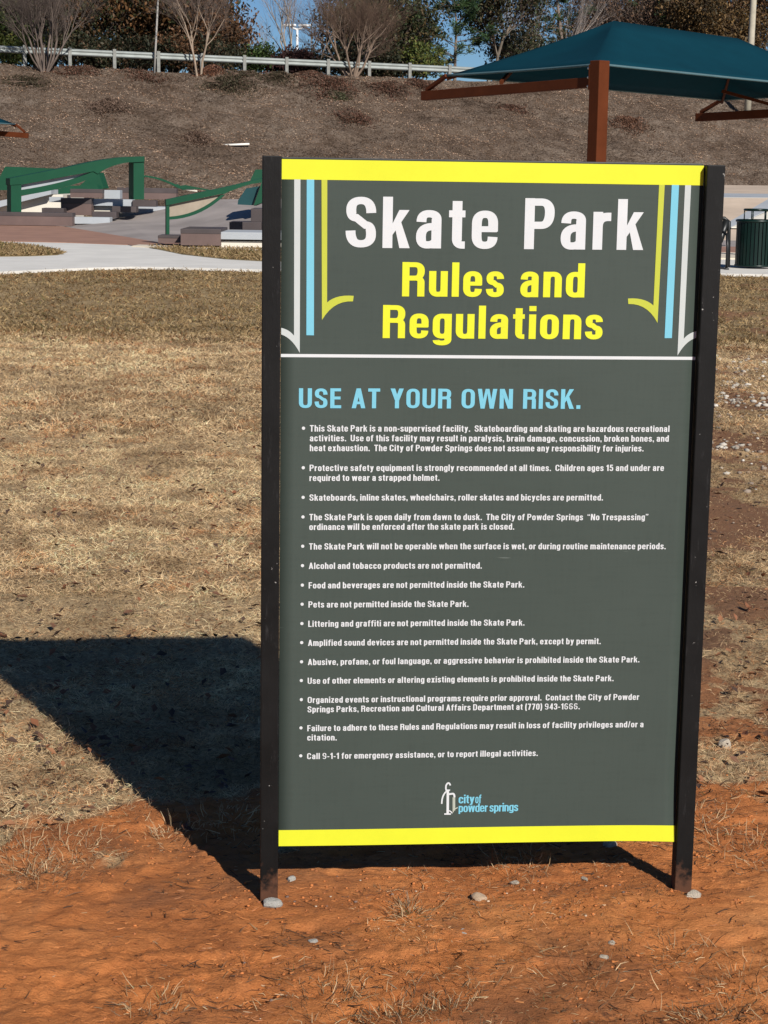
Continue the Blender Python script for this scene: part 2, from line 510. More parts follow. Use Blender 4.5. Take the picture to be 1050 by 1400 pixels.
rs = np.random.RandomState(11)
GR = [[], [], [], [], [], [], [], [], []]
def grass_zone(y0, y1, n, L0, w0, margin, flat, cols, wts, minc=0.12):
    y = y0 + (y1 - y0) * rs.rand(n)
    half = (y - CAM[1]) * (525 / FPX) * 1.06 + margin
    x = CAM[0] + (rs.rand(n) * 2 - 1) * half
    g = grass_cover(x, y)
    tuft = fbm(x * 9 + 5, y * 9, 101, 2)
    keep = (rs.rand(n) < g * (0.5 + 0.8 * sstep(0.3, 0.65, tuft))) & (g > minc)
    if y1 > 14:
        keep &= ~((y > 25) & (terrain_is_path(x, y)))
    x, y, g, tuft = x[keep], y[keep], g[keep], tuft[keep]
    n = len(x)
    z = terrain(x, y) - 0.003
    lift = rs.rand(n) ** 2 * 0.012 * g
    L = L0 * (0.45 + 1.0 * rs.rand(n)) * (0.6 + 0.6 * g)
    w = w0 * (0.6 + 0.8 * rs.rand(n))
    az = rs.rand(n) * 2 * math.pi
    tilt = np.radians(np.clip(rs.normal(flat, 20, n), 5, 88))
    droop = np.radians(np.abs(rs.normal(10, 38, n)))
    col = palette(rs, n, cols, wts)
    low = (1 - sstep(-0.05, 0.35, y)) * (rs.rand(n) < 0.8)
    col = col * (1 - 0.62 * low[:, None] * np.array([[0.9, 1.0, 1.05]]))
    brown = (0.55 * sstep(0.0, 0.6, x - 0.3 - 0.05 * y) * (1 - sstep(7, 13, y)))[:, None]
    col = col * (1 - brown * np.array([[0.38, 0.45, 0.5]]))
    patch = 0.6 * (fbm(x * 1.3, y * 1.1, 111, 3) - 0.5)[:, None] + 0.9 * (fbm(x * 5.5, y * 5.0, 113, 3) - 0.5)[:, None]
    col = np.clip(col * (1.06 + 1.25 * np.clip(patch, -0.35, 0.2) * np.array([[1.0, 1.06, 1.12]])), 0.01, 1)
    clump = (sstep(0.57, 0.70, fbm(x * 6.5, y * 6.5, 117, 3)) * (rs.rand(n) < 0.75))[:, None]      # dead brown clumps
    col = col * (1 - 0.50 * clump * np.array([[0.92, 1.0, 1.03]]))
    rust = (sstep(0.60, 0.70, fbm(x * 3.5 + 9, y * 3.5, 119, 3)) * (rs.rand(n) < 0.5))[:, None]
    col = col * (1 - rust) + rust * col * np.array([[0.86, 0.62, 0.50]])
    for l, v in zip(GR, (x, y, z + lift, L, w, az, tilt, droop, col)): l.append(v)

def terrain_is_path(x, y):
    # image row of a ground point, to leave the footpath free of grass
    d = np.stack([x - CAM[0], y - CAM[1], np.full_like(x, 0.04) - CAM[2]], -1)
    px = 525 + FPX * (d @ _r) / (d @ _f); py = 700 - FPX * (d @ _u) / (d @ _f)
    near = np.interp(px, [-60, 0, 60, 120, 180, 240, 300, 361, 620, 960, 1090], [374, 371.5, 368.5, 366, 364.5, 365.5, 367, 368.5, 370, 373.5, 375.5])
    return py < near

STRAW = [(0.88, 0.66, 0.39), (0.75, 0.545, 0.31), (0.53, 0.36, 0.19), (0.15, 0.09, 0.05), (0.36, 0.31, 0.22), (0.15, 0.17, 0.06), (0.30, 0.12, 0.05)]
WT = [26, 30, 20, 13, 6, 2, 3]
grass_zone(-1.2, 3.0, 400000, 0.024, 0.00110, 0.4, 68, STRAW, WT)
grass_zone(3.0, 7.5, 400000, 0.028, 0.0017, 0.5, 66, STRAW, WT)
grass_zone(7.5, 15.2, 330000, 0.038, 0.0032, 0.7, 62, STRAW, WT)
OLIVE = [(0.38, 0.265, 0.13), (0.29, 0.195, 0.092), (0.17, 0.112, 0.052), (0.46, 0.335, 0.18), (0.15, 0.135, 0.05)]
grass_zone(13.8, 33.5, 170000, 0.050, 0.010, 1.5, 55, OLIVE, [30, 30, 20, 10, 5])
# separate tufts on the clay and along the ragged edge of the grass
for tx, ty, tn, tr, dark in ((560, 1243, 130, .022, .5), (446, 1362, 170, .05, .75), (610, 1380, 200, .06, .8), (540, 1390, 160, .05, .8), (232, 1138, 150, .045, 0), (320, 1122, 160, .05, 0), (105, 1160, 150, .05, .3),
                             (30, 1178, 190, .05, .6), (15, 1150, 150, .05, .2), (60, 1200, 100, .04, .7), (925, 1300, 90, .04, .6), (1012, 1336, 140, .05, .7), (700, 1188, 120, .05, .5), (962, 1128, 150, .05, .4), (1035, 1170, 170, .06, .4),
                             (210, 1372, 110, .035, .4), (985, 1385, 150, .06, .75), (800, 1345, 90, .05, .7), (170, 1098, 150, .06, 0), (1000, 1075, 150, .06, .3)):
    c0 = at_z(tx, ty, 0); x = c0[0] + rs.normal(0, tr, tn); y = c0[1] + rs.normal(0, tr * 1.3, tn)
    az = np.arctan2(y - c0[1], x - c0[0]) + rs.normal(0, .9, tn)
    for l, v in zip(GR, (x, y, terrain(x, y) - 0.002, 0.018 + 0.034 * rs.rand(tn) ** 1.5, 0.0011 + 0.0007 * rs.rand(tn), az, np.radians(np.clip(rs.normal(52, 22, tn), 5, 88)),
                         np.radians(rs.normal(15, 30, tn)), palette(rs, tn, STRAW, WT) * (1 - (0.25 + 0.75 * dark) * rs.rand(tn, 1)))): l.append(v)
# the little island of grass inside the path and the strip beyond it
def poly_mask(px, py, poly):
    inside = np.zeros(len(px), bool); n = len(poly)
    for i in range(n):
        x0, y0 = poly[i]; x1, y1 = poly[(i + 1) % n]
        c = ((y0 > py) != (y1 > py)) & (px < (x1 - x0) * (py - y0) / (y1 - y0 + 1e-9) + x0)
        inside ^= c
    return inside
strip = [(202, 337.6), (249, 347.6), (307, 354), (361, 357), (520, 357), (520, 339.5), (361, 340), (300, 339.3)]
for poly in (isl, strip):
    pp = np.array(poly)
    px = pp[:, 0].min() + np.ptp(pp[:, 0]) * rs.rand(14000); py = pp[:, 1].min() + np.ptp(pp[:, 1]) * rs.rand(14000)
    k = poly_mask(px, py, poly); px, py = px[k], py[k]
    P = np.array([at_z(a, b_, 0.045) for a, b_ in zip(px, py)])
    n = len(px)
    for l, v in zip(GR, (P[:, 0], P[:, 1], np.full(n, 0.045), 0.08 * (0.5 + rs.rand(n)), 0.02 * (0.6 + 0.8 * rs.rand(n)), rs.rand(n) * 6.28,
                         np.radians(rs.normal(50, 18, n)), np.radians(np.abs(rs.normal(10, 30, n))), palette(rs, n, OLIVE, [30, 30, 18, 12, 8]))): l.append(v)
    q = MB(); q.prism([tuple(at_z(a, b_, 0.052)[:2]) + (0.052,) for a, b_ in poly], (0, 0, -0.03))
    tag(q.build('verge', simple('verge_turf', (0.20, 0.145, 0.065), 0.95, 0.3, 3.0)), 'small patch of brown grass beside the footpath', None, None, 'structure')
gm = blades_mesh('dry_grass', *[np.concatenate(l) for l in GR])
tag(link('dry_grass', gm, M_TINT), 'short straw coloured winter grass covering the field', 'grass', None, 'stuff')

# dark roots, twigs and straw lying on the bare clay
n = 46000
y = -1.2 + 5.5 * rs.rand(n) ** 1.4; x = CAM[0] + (rs.rand(n) * 2 - 1) * ((y - CAM[1]) * 0.22 + 0.4)
k = rs.rand(n) < (0.10 + 0.90 * sstep(0.50, 0.66, fbm(x * 3.2, y * 3.2, 131, 3))) * (0.25 + 0.75 * sstep(-0.9, -0.1, x + 0.3 * y))
x, y = x[k], y[k]; n = len(x)
wm = blades_mesh('dead_stems', x, y, terrain(x, y) + 0.001, 0.012 + 0.040 * rs.rand(n) ** 3, 0.0012 + 0.0016 * rs.rand(n), rs.rand(n) * 6.28,
                 np.radians(rs.normal(82, 6, n)), np.radians(rs.normal(0, 14, n)),
                 palette(rs, n, [(0.09, 0.05, 0.03), (0.18, 0.095, 0.05), (0.50, 0.36, 0.2), (0.45, 0.2, 0.09)], [42, 30, 12, 16]))
n = 4200                                        # pale smears and straws pressed into the clay, combed one way
y2 = -1.2 + 1.9 * rs.rand(n); x2 = CAM[0] + (rs.rand(n) * 2 - 1) * ((y2 - CAM[1]) * 0.22 + 0.3)
k = rs.rand(n) < sstep(0.42, 0.6, fbm(x2 * 4, y2 * 5, 181, 3)); x2, y2 = x2[k], y2[k]; n = len(x2)
sm = blades_mesh('pressed_straw', x2, y2, terrain(x2, y2) + 0.0012, 0.006 + 0.022 * rs.rand(n) ** 2, 0.0014 + 0.0018 * rs.rand(n), 0.3 + rs.normal(0, 0.35, n) + math.pi * (rs.rand(n) < .5),
                 np.radians(rs.normal(87, 3, n)), np.radians(rs.normal(0, 6, n)), palette(rs, n, [(0.62, 0.26, 0.09), (0.56, 0.22, 0.075), (0.62, 0.42, 0.25), (0.28, 0.11, 0.05)], [5, 6, 1, 4]))
tag(link('pressed_straw', sm, M_TINT), 'short pale straws pressed into the bare clay', 'straw', None, 'stuff')
tag(link('dead_stems', wm, M_TINT), 'dark dead roots and straws scattered over the red clay', 'dead stems', None, 'stuff')

# fallen leaves: small curled quads, two halves bent along the midrib
def leaf_mesh(name, x, y, z, s, col, rng, lie=0.35):
    n = len(x)
    az = rng.rand(n) * 6.28
    a = np.stack([np.cos(az), np.sin(az), rng.normal(0, lie, n)], -1); a /= np.linalg.norm(a, axis=1)[:, None]
    b_ = np.stack([-np.sin(az), np.cos(az), rng.normal(0, lie, n)], -1); b_ /= np.linalg.norm(b_, axis=1)[:, None]
    up = np.cross(a, b_)
    p = np.stack([x, y, z], -1)
    L = s[:, None]
    curl = (0.15 + 0.25 * rng.rand(n))[:, None] * L
    V = np.stack([p - a * L * .5, p - b_ * L * .3 + up * curl * .6, p + a * L * .5 + up * curl * .5, p + b_ * L * .3 + up * curl * .7, p + up * 0], 1).reshape(-1, 3)
    k = np.arange(n)[:, None] * 5
    F = np.concatenate([k + [0, 1, 4], k + [1, 2, 4], k + [2, 3, 4], k + [3, 0, 4]])
    return npmesh(name, V, F, False, np.repeat(col, 5, 0))
n = 5200
y = 0.35 + 14 * rs.rand(n) ** 1.5; x = CAM[0] + (rs.rand(n) * 2 - 1) * ((y - CAM[1]) * 0.22 + 0.4)
k = grass_cover(x, y) > 0.15; x, y = x[k], y[k]; n = len(x)
lm = leaf_mesh('fallen_leaves', x, y, terrain(x, y) + 0.018, 0.012 + 0.034 * rs.rand(n) ** 2, palette(rs, n, [(0.24, 0.10, 0.05), (0.17, 0.085, 0.05), (0.34, 0.16, 0.08), (0.09, 0.055, 0.04)], [3, 3, 2, 5]), rs)
tag(link('fallen_leaves', lm, M_LEAF), 'small russet fallen leaves lying in the dry grass', 'leaves', None, 'stuff')

# ------------------------------------------------------------------ stones
def rock_mesh(name, seed, sub=3, flat=0.65):
    rng = random.Random(seed); b = bmesh.new()
    bmesh.ops.create_icosphere(b, subdivisions=sub, radius=0.5)
    planes = [(Vector((rng.gauss(0, 1), rng.gauss(0, 1), rng.gauss(0, 1))).normalized(), rng.uniform(0.28, 0.44)) for _ in range(9)]
    for v in b.verts:
        for nrm, d in planes:
            e = v.co.dot(nrm) - d
            if e > 0: v.co -= nrm * e * 0.92
        q = v.co * 7 + Vector((seed, 0, 0))
        v.co *= 1 + 0.10 * (float(vnoise(q.x + q.z * 0.7, q.y - q.z, seed)) - 0.5)
        v.co.z *= flat
    me = bpy.data.meshes.new(name); b.to_mesh(me); b.free()
    return me
M_ROCK_W = simple('pale_quartz', (0.47, 0.40, 0.31), 0.85, 0.42, 16, bmp=0.6, bscale=60, bdist=0.01)
M_ROCK_G = simple('grey_granite', (0.40, 0.385, 0.345), 0.8, 0.6, 34, bmp=0.6, bscale=60, bdist=0.01)
M_ROCK_R = simple('clay_stained_stone', (0.50, 0.36, 0.24), 0.85, 0.3, 14, bmp=0.6, bscale=60, bdist=0.01)
ROCKS = [  # px, py, size m, aspect, material, seed, label
    (372, 1238, 0.047, 0.62, M_ROCK_G, 3, 'grey speckled stone touching the foot of the left signpost'),
    (948, 1228, 0.044, 0.70, M_ROCK_W, 7, 'pale cracked stone beside the foot of the right signpost'),
    (990, 1021, 0.050, 0.90, M_ROCK_W, 5, 'cream rounded stone in the grass right of the sign'),
    (655, 1229, 0.040, 0.62, M_ROCK_R, 9, 'tan broken stone below the middle of the sign'),
    (633, 1276, 0.034, 0.50, M_ROCK_G, 11, 'dull grey stone half sunk in the clay in front of the sign'),
    (834, 1156, 0.046, 0.50, M_ROCK_W, 13, 'pale flat stone behind the lower right corner of the sign'),
    (704, 1208, 0.026, 0.50, M_ROCK_W, 15, 'small white stone at the edge of the sign shadow'),
    (836, 1290, 0.020, 0.55, M_ROCK_W, 17, 'small chalky stone in the clay below the right signpost'),
    (826, 1309, 0.022, 0.45, M_ROCK_W, 19, 'small flat white stone lowest on the right clay'),
    (92, 1335, 0.030, 0.35, M_ROCK_R, 21, 'flat orange tan stone on the clay at lower left'),
    (398, 1203, 0.026, 0.60, M_ROCK_G, 23, 'small grey stone just right of the left signpost'),
    (428, 1287, 0.022, 0.45, M_ROCK_G, 25, 'little blue grey stone in front of the left signpost'),
    (800, 1203, 0.026, 0.55, M_ROCK_W, 27, 'white chip by the pointed end of the sign shadow'),
    (1040, 985, 0.020, 0.6, M_ROCK_W, 29, 'tiny white stone at the right in the brown grass'),
]
for px, py, s, asp, m, seed, lab in ROCKS:
    p = at_z(px, py, 0); z = float(terrain(p[0], p[1]))
    p = at_z(px, py, z)
    o = link('stone', rock_mesh('stone', seed), m)
    o.scale = (s, s * 0.8, s * asp / 0.65); o.location = (p[0], p[1], z + s * asp * 0.13); o.rotation_euler = (0.1, 0.05, seed)
    tag(o, lab, 'stone', 'stones lying round the sign')

# gravel: pebbles in the field right of the sign and clay crumbs near it
proto = []
for sd in range(5):
    b = bmesh.new(); bmesh.ops.create_icosphere(b, subdivisions=1, radius=0.5)
    rr = random.Random(sd)
    for v in b.verts: v.co *= rr.uniform(0.7, 1.15); v.co.z *= 0.6
    proto.append((np.array([v.co[:] for v in b.verts]), np.array([[v.index for v in f.verts] for f in b.faces]))); b.free()
def pebbles(name, x, y, s, col, label, mat=M_STONE_T):
    V, F, C = [], [], []; off = 0
    for i in range(len(x)):
        v, f = proto[i % 5]; a = rs.rand() * 6.28
        c, sn = math.cos(a), math.sin(a)
        w = v * s[i] * np.array([1, 0.6 + 0.4 * rs.rand(), 0.9])
        w = np.stack([w[:, 0] * c - w[:, 1] * sn, w[:, 0] * sn + w[:, 1] * c, w[:, 2]], -1)
        V.append(w + [x[i], y[i], float(ZZ[i])]); F.append(f + off); off += len(v); C.append(np.repeat(col[i:i + 1], len(v), 0))
    return tag(link(name, npmesh(name, np.concatenate(V), np.concatenate(F), False, np.concatenate(C)), mat), label, 'gravel', None, 'stuff')
n = 1700
y = rs.normal(9.5, 2.6, n); x = 0.55 * 1 + 0.20 * (y - CAM[1]) + rs.normal(0, 0.75, n) - 0.4
k = (y > 4) & (x > 0.2 + 0.06 * y) & (rs.rand(n) < sstep(0.40, 0.62, fbm(x * 1.3, y * 0.8, 151, 3)) + 0.04); x, y = x[k], y[k]
ZZ = terrain(x, y) + 0.006
pebbles('gravel', x, y, 0.02 + 0.05 * rs.rand(len(x)) ** 2, palette(rs, len(x), [(0.42, 0.38, 0.32), (0.31, 0.28, 0.23), (0.24, 0.19, 0.15), (0.56, 0.52, 0.46)], [4, 4, 4, 1]), 'pale gravel strewn through the field right of the sign')
n = 26000
y = -1.1 + 2.4 * rs.rand(n); x = CAM[0] + (rs.rand(n) * 2 - 1) * ((y - CAM[1]) * 0.22 + 0.3)
k = rs.rand(n) < 0.03 + 0.5 * sstep(0.5, 0.66, fbm(x * 4, y * 4, 171, 3)) + 0.7 * np.exp(-((y + 0.03) / 0.12) ** 2) * (np.abs(x) < 0.6); x, y = x[k], y[k]
ZZ = terrain(x, y) + 0.001
pebbles('clay_crumbs', x, y, 0.002 + 0.010 * rs.rand(len(x)) ** 5, palette(rs, len(x), [(0.46, 0.16, 0.05), (0.34, 0.125, 0.048), (0.5, 0.38, 0.27), (0.2, 0.13, 0.1)], [50, 40, 3, 5]), 'loose crumbs of clay and grit at the foot of the sign')

# ------------------------------------------------------------------ hillside litter and shrubs
n = 260000
x = -30 + 62 * rs.rand(n); t = -0.25 + rs.rand(n) * 1.25; y = hill_toe(x) + t * (CREST0 - 71.5)
k = in_frustum(x, y, 5); x, y, t = x[k], y[k], t[k]; n = len(x)
z = hill_z(x, y) + 0.02
pt = fbm(x * 0.5, y * 0.7, 161, 4)
col = palette(rs, n, [(0.36, 0.285, 0.225), (0.31, 0.235, 0.182), (0.23, 0.165, 0.125), (0.42, 0.335, 0.26), (0.33, 0.21, 0.14)], [34, 34, 14, 3, 13], 0.2)
col = col * np.clip(1.0 + 2.6 * (pt - 0.5) + 1.2 * (fbm(x * 0.13, y * 0.2, 167, 3) - 0.5), 0.4, 1.5)[:, None] * np.array([[1.16, 1.07, 0.97]])
hl = leaf_mesh('hillside_litter', x, y, z, 0.035 + 0.06 * rs.rand(n) ** 2, col, rs, 0.32)
tag(link('hillside_litter', hl, M_LEAF), 'dry brown leaves and mulch covering the embankment', 'leaf litter', None, 'stuff')

def hill_hit(px, py):
    """the point of the embankment seen at a photo point"""
    for Y in np.arange(62, 100, 0.05):
        p = at_y(px, py, Y)
        if p[2] < hill_z(p[0], p[1]): break
    return p

def twig_shrub(px, py, wpx, hpx, label, cols, seed, name='low_shrub'):
    p = hill_hit(px, py)
    rng = np.random.RandomState(seed)
    sc = (p[1] - CAM[1]) / FPX
    rx, rz = wpx * sc / 2 * 1.25, hpx * sc * 0.5
    n = int(2500 + 5200 * rx * rz)
    th = rng.rand(n) * 6.28; rr = np.abs(rng.normal(0, 0.5, n)) * (0.9 + 0.35 * np.sin(th * 3 + seed) * np.cos(th * 2))
    x = rx * rr * np.cos(th); y = rx * 0.9 * rr * np.sin(th)
    base = hill_z(p[0] + x, p[1] + y) - p[2]
    top = rz * np.clip(1.05 - rr ** 2, 0.1, 1) * (0.55 + 0.9 * vnoise(x * 1.6 + seed, y * 1.6, seed))
    z = base + top * rng.rand(n) ** 0.6
    rt = empty(name, tuple(p))
    lf = leaf_mesh('foliage', x, y, z, 0.05 + 0.07 * rng.rand(n), palette(rng, n, cols, [1] * len(cols), 0.35), rng, 1.0)
    link('foliage', lf, M_LEAF, rt)
    m = 160; th = rng.rand(m) * 6.28
    sg = [(0, 0, 0, rx * .8 * math.cos(t) * f, rx * .7 * math.sin(t) * f, float(hill_z(p[0] + rx * .8 * math.cos(t) * f, p[1] + rx * .7 * math.sin(t) * f)) - p[2] + rz * g, 0.02, 0.008) for t, f, g in zip(th, rng.rand(m), 0.4 + 0.7 * rng.rand(m))]
    V, F = tube_arrays(sg, 3)
    link('stems', npmesh('stems', V, F, False), M_STEM, rt)
    tag(rt, label, 'shrub', 'low shrubs on the embankment')
M_STEM = simple('dry_stem', (0.13, 0.085, 0.06), 0.9, 0.3, 3.0)
def tube_arrays(segs, n=4):
    """segs rows: p0(3) p1(3) r0 r1"""
    A = np.asarray(segs, float); p0, p1, r0, r1 = A[:, :3], A[:, 3:6], A[:, 6], A[:, 7]
    d = p1 - p0; d /= np.linalg.norm(d, axis=1)[:, None] + 1e-9
    ref = np.where(np.abs(d[:, 2:3]) < 0.9, [[0, 0, 1.]], [[1., 0, 0]])
    x = np.cross(d, ref); x /= np.linalg.norm(x, axis=1)[:, None]; y = np.cross(d, x)
    ang = np.arange(n) * 2 * math.pi / n
    ring = x[:, None] * np.cos(ang)[None, :, None] + y[:, None] * np.sin(ang)[None, :, None]
    V = np.concatenate([p0[:, None] + ring * r0[:, None, None], p1[:, None] + ring * r1[:, None, None]], 1).reshape(-1, 3)
    k = np.arange(len(A))[:, None] * (2 * n)
    F = np.concatenate([k + [i, (i + 1) % n, n + (i + 1) % n, n + i] for i in range(n)])
    return V, F
RUST = [(0.13, 0.065, 0.045), (0.17, 0.085, 0.055), (0.09, 0.06, 0.04)]
DGR = [(0.085, 0.065, 0.04), (0.06, 0.055, 0.03), (0.11, 0.075, 0.05)]
for a in ((100, 101, 66, 9, 'rusty low shrub under the bare tree at far left', RUST, 1), (312, 115, 70, 22, 'wide dark shrub on the embankment below the guardrail', DGR, 2),
          (378, 106, 40, 12, 'dark green brown shrub just below the guardrail', DGR, 3), (452, 119, 84, 16, 'broad rusty shrub under the twin pale trunks', RUST, 4),
          (464, 134, 30, 12, 'small greenish shrub lower on the embankment', [(0.06, 0.07, 0.03), (0.10, 0.085, 0.05)], 5), (485, 165, 46, 16, 'lone rusty shrub in the middle of the embankment', RUST, 6),
          (575, 118, 40, 12, 'brown shrub on the bank left of the teal canopy', RUST, 7), (285, 100, 36, 12, 'russet shrub round the foot of the pale trunks', [(0.2, 0.09, 0.05), (0.15, 0.075, 0.05)], 8),
          (700, 150, 40, 8, 'faint rusty shrub on the bank under the canopy beam', RUST, 9), (40, 112, 60, 10, 'dark brown shrub at the far left under the guardrail', DGR, 11), (200, 108, 60, 8, 'low brown shrub below the thin pole', RUST, 12), (530, 122, 60, 12, 'dark brown shrub below the yellow green bush', RUST, 13), (330, 100, 44, 8, 'narrow dark shrub close under the guardrail below the green bush', DGR, 14), (425, 104, 44, 8, 'narrow rusty shrub close under the guardrail below the maroon bush', RUST, 15), (150, 150, 60, 10, 'faint dark shrub in the middle left of the embankment', [(0.17, 0.11, 0.08), (0.13, 0.085, 0.06)], 16), (272, 190, 40, 10, 'small dark shrub left of the white drain pipe', [(0.17, 0.11, 0.08), (0.13, 0.085, 0.06)], 17), (860, 170, 50, 8, 'rusty patch of shrub right of the canopy post', [(0.2, 0.10, 0.06), (0.16, 0.09, 0.06)], 10)):
    twig_shrub(*a)

# ------------------------------------------------------------------ trees
def grow(rng, p, d, length, r, level, maxl, segs, tips, kids, spread, updraw, ratio=0.68):
    n = 3 if level < maxl else 2
    for i in range(n):
        dd = d + np.array([rng.gauss(0, .13), rng.gauss(0, .13), rng.gauss(0, .08) + updraw]); dd /= np.linalg.norm(dd)
        q = p + dd * length / n
        r1 = r * (0.84 if level < maxl else 0.6)
        segs[min(level, 2)].append((*p, *q, r, r1))
        p, d, r = q, dd, r1
        if level < maxl and (i > 0 or level > 0):
            for _ in range(kids if i < n - 1 else kids + 1):
                a = rng.uniform(0, 6.28); s = spread * rng.uniform(0.5, 1.2)
                side = np.array([math.cos(a), math.sin(a), rng.uniform(-.15, .35)])
                side -= d * side.dot(d); side /= np.linalg.norm(side) + 1e-9
                c = d * math.cos(s) + side * math.sin(s)
                grow(rng, p, c, length * ratio * rng.uniform(0.7, 1.15), r * 0.62, level + 1, maxl, segs, tips, kids, spread, updraw, ratio)
    if level == maxl: tips.append(p)

BARKS = {}
def bark(c):
    if c not in BARKS: BARKS[c] = simple('bark', c, 0.9, 0.3, 3.0, bmp=0.4)
    return BARKS[c]

def tree(name, label, px, py, Y, seed, stems=1, height=7.0, trunk_r=0.1, lean=0.06, vase=0.3, levels=3, kids=2, spread=0.7, up=0.05, barkc=(0.16, 0.13, 0.10),
         twigc=(0.13, 0.095, 0.08), leaf=None, nleaf=0, lsize=0.2, puff=0.35, first=0.45, thin=1.0, stem_len=0.5, group='trees above the guardrail', base_z=None, tipcut=1.0):
    rng = random.Random(seed); nr = np.random.RandomState(seed)
    p = at_y(px, py, Y)
    z = float(hill_z(p[0], p[1])) if base_z is None else base_z
    rt = empty(name, (p[0], p[1], z - 0.05))
    segs = ([], [], []); tips = []
    for k in range(stems):
        a = 6.28 * k / stems + rng.uniform(-.5, .5)
        s = (vase * rng.uniform(0.25, 1.1)) if stems > 1 else lean
        d = np.array([math.cos(a) * math.sin(s), math.sin(a) * math.sin(s), math.cos(s)])
        st = np.array([math.cos(a), math.sin(a), 0]) * (0.12 + 0.1 * rng.random() if stems > 1 else 0)
        grow(rng, st, d, height * stem_len * rng.uniform(0.85, 1.1), trunk_r * rng.uniform(0.75, 1.1), 0, levels, segs, tips, kids, spread, up)
    V, F = tube_arrays(segs[0] + segs[1], 6)
    link('trunk', npmesh('trunk', V, F, True), bark(barkc), rt)
    tw = np.array(segs[2], float)
    if thin != 1.0: tw[:, 6:] *= thin
    V, F = tube_arrays(tw, 3)
    if not leaf:
        link('crown', npmesh('crown', V, F, False), bark(twigc), rt)
    else:
        T = np.array(tips)
        m = len(T); ci = nr.randint(0, m, nleaf)
        L = T[ci] + nr.normal(0, puff, (nleaf, 3)) * [1, 1, 0.8]
        cc = palette(nr, m, leaf[0], leaf[1], 0.25)[ci] * (0.75 + 0.5 * nr.rand(nleaf, 1))
        k = L[:, 2] > 0.3; L, cc = L[k], cc[k]
        me = leaf_mesh('crown', L[:, 0], L[:, 1], L[:, 2], lsize * (0.6 + 0.8 * nr.rand(len(L))), cc, nr, 1.2)
        cr = link('crown', me, M_LEAF, rt)
        link('twigs', npmesh('twigs', V, F, False), bark(twigc), cr)
    return tag(rt, label, 'tree', group)

GREEN = ([(0.045, 0.075, 0.022), (0.065, 0.10, 0.028), (0.03, 0.05, 0.018), (0.09, 0.12, 0.035)], [4, 4, 3, 1])
OAK = ([(0.05, 0.05, 0.018), (0.11, 0.055, 0.02), (0.15, 0.07, 0.025), (0.03, 0.035, 0.015), (0.085, 0.045, 0.02)], [3, 3, 2, 4, 3])
BROWN = ([(0.13, 0.065, 0.032), (0.10, 0.055, 0.03), (0.17, 0.085, 0.04), (0.07, 0.045, 0.025)], [4, 4, 2, 3])
MAROON = ([(0.075, 0.032, 0.03), (0.05, 0.025, 0.022), (0.10, 0.045, 0.035)], [3, 3, 2])
YGREEN = ([(0.10, 0.12, 0.025), (0.07, 0.09, 0.022), (0.14, 0.13, 0.035)], [3, 3, 2])
PINE = ([(0.045, 0.085, 0.034), (0.065, 0.11, 0.04), (0.03, 0.055, 0.024), (0.09, 0.12, 0.045)], [4, 4, 3, 1])
PALE = (0.30, 0.225, 0.165)
GREYB = (0.125, 0.095, 0.078)
# crape myrtles in front of the rail
tree('crape_myrtle', 'bare vase shaped tree with many grey stems at far left', 60, 92, 79.6, 1, stems=11, height=6.2, trunk_r=0.06, vase=0.85, levels=4, kids=2, spread=0.40, barkc=GREYB, twigc=(0.12, 0.09, 0.075), thin=0.8, stem_len=0.36)
tree('crape_myrtle', 'bare tree with three pale slender trunks beside the thin pole', 271, 99, 82.0, 2, stems=3, height=6.8, trunk_r=0.06, vase=0.14, levels=4, kids=2, spread=0.5, barkc=PALE, twigc=(0.15, 0.11, 0.09), thin=0.7, stem_len=0.36)
tree('crape_myrtle', 'large twiggy brown tree with twin pale trunks by the guardrail', 482, 106, 85.0, 3, stems=9, height=6.6, trunk_r=0.065, vase=0.9, levels=4, kids=2, spread=0.55, barkc=(0.21, 0.15, 0.11), twigc=(0.12, 0.075, 0.052), thin=0.8, stem_len=0.30)
# behind the rail, left to right
tree('evergreen_tree', 'dark evergreen at the left edge with yellow green leaves', 2, 92, 88, 11, height=7, trunk_r=0.14, stems=5, vase=0.75, levels=3, kids=2, spread=0.9, leaf=([(0.04, 0.06, 0.018), (0.09, 0.10, 0.025), (0.03, 0.04, 0.015)], [3, 2, 3]), nleaf=13000, puff=0.42, stem_len=0.42)
tree('oak_tree', 'dark mixed bush behind the far left bare tree', 60, 92, 91, 12, height=6.5, trunk_r=0.14, stems=5, vase=0.75, levels=3, kids=2, spread=0.9, leaf=([(0.035, 0.042, 0.018), (0.06, 0.05, 0.025), (0.025, 0.028, 0.015)], [3, 2, 3]), nleaf=13000, puff=0.45, stem_len=0.4)
tree('oak_tree', 'broad dark oak with patches of orange brown leaves', 132, 94, 90, 13, height=7.6, trunk_r=0.18, stems=5, vase=0.8, levels=3, kids=2, spread=0.95, leaf=OAK, nleaf=17000, puff=0.45, lsize=0.24, stem_len=0.42)
tree('oak_tree', 'dark oak with rusty top left of the thin pole', 182, 96, 92, 14, height=7.4, trunk_r=0.16, stems=5, vase=0.8, levels=3, kids=2, spread=0.95, leaf=OAK, nleaf=15000, puff=0.45, lsize=0.24, stem_len=0.42)
tree('oak_tree', 'rust brown tree right behind the thin pole', 228, 98, 91, 15, height=6.4, trunk_r=0.14, stems=5, vase=0.75, levels=3, kids=2, spread=0.9, leaf=BROWN, nleaf=12000, puff=0.42, stem_len=0.42)
tree('oak_tree', 'russet rounded tree behind the three pale trunks', 272, 100, 90, 16, height=4.3, trunk_r=0.12, stems=5, vase=0.75, levels=3, kids=2, spread=0.9, leaf=BROWN, nleaf=9000, puff=0.36, stem_len=0.42)
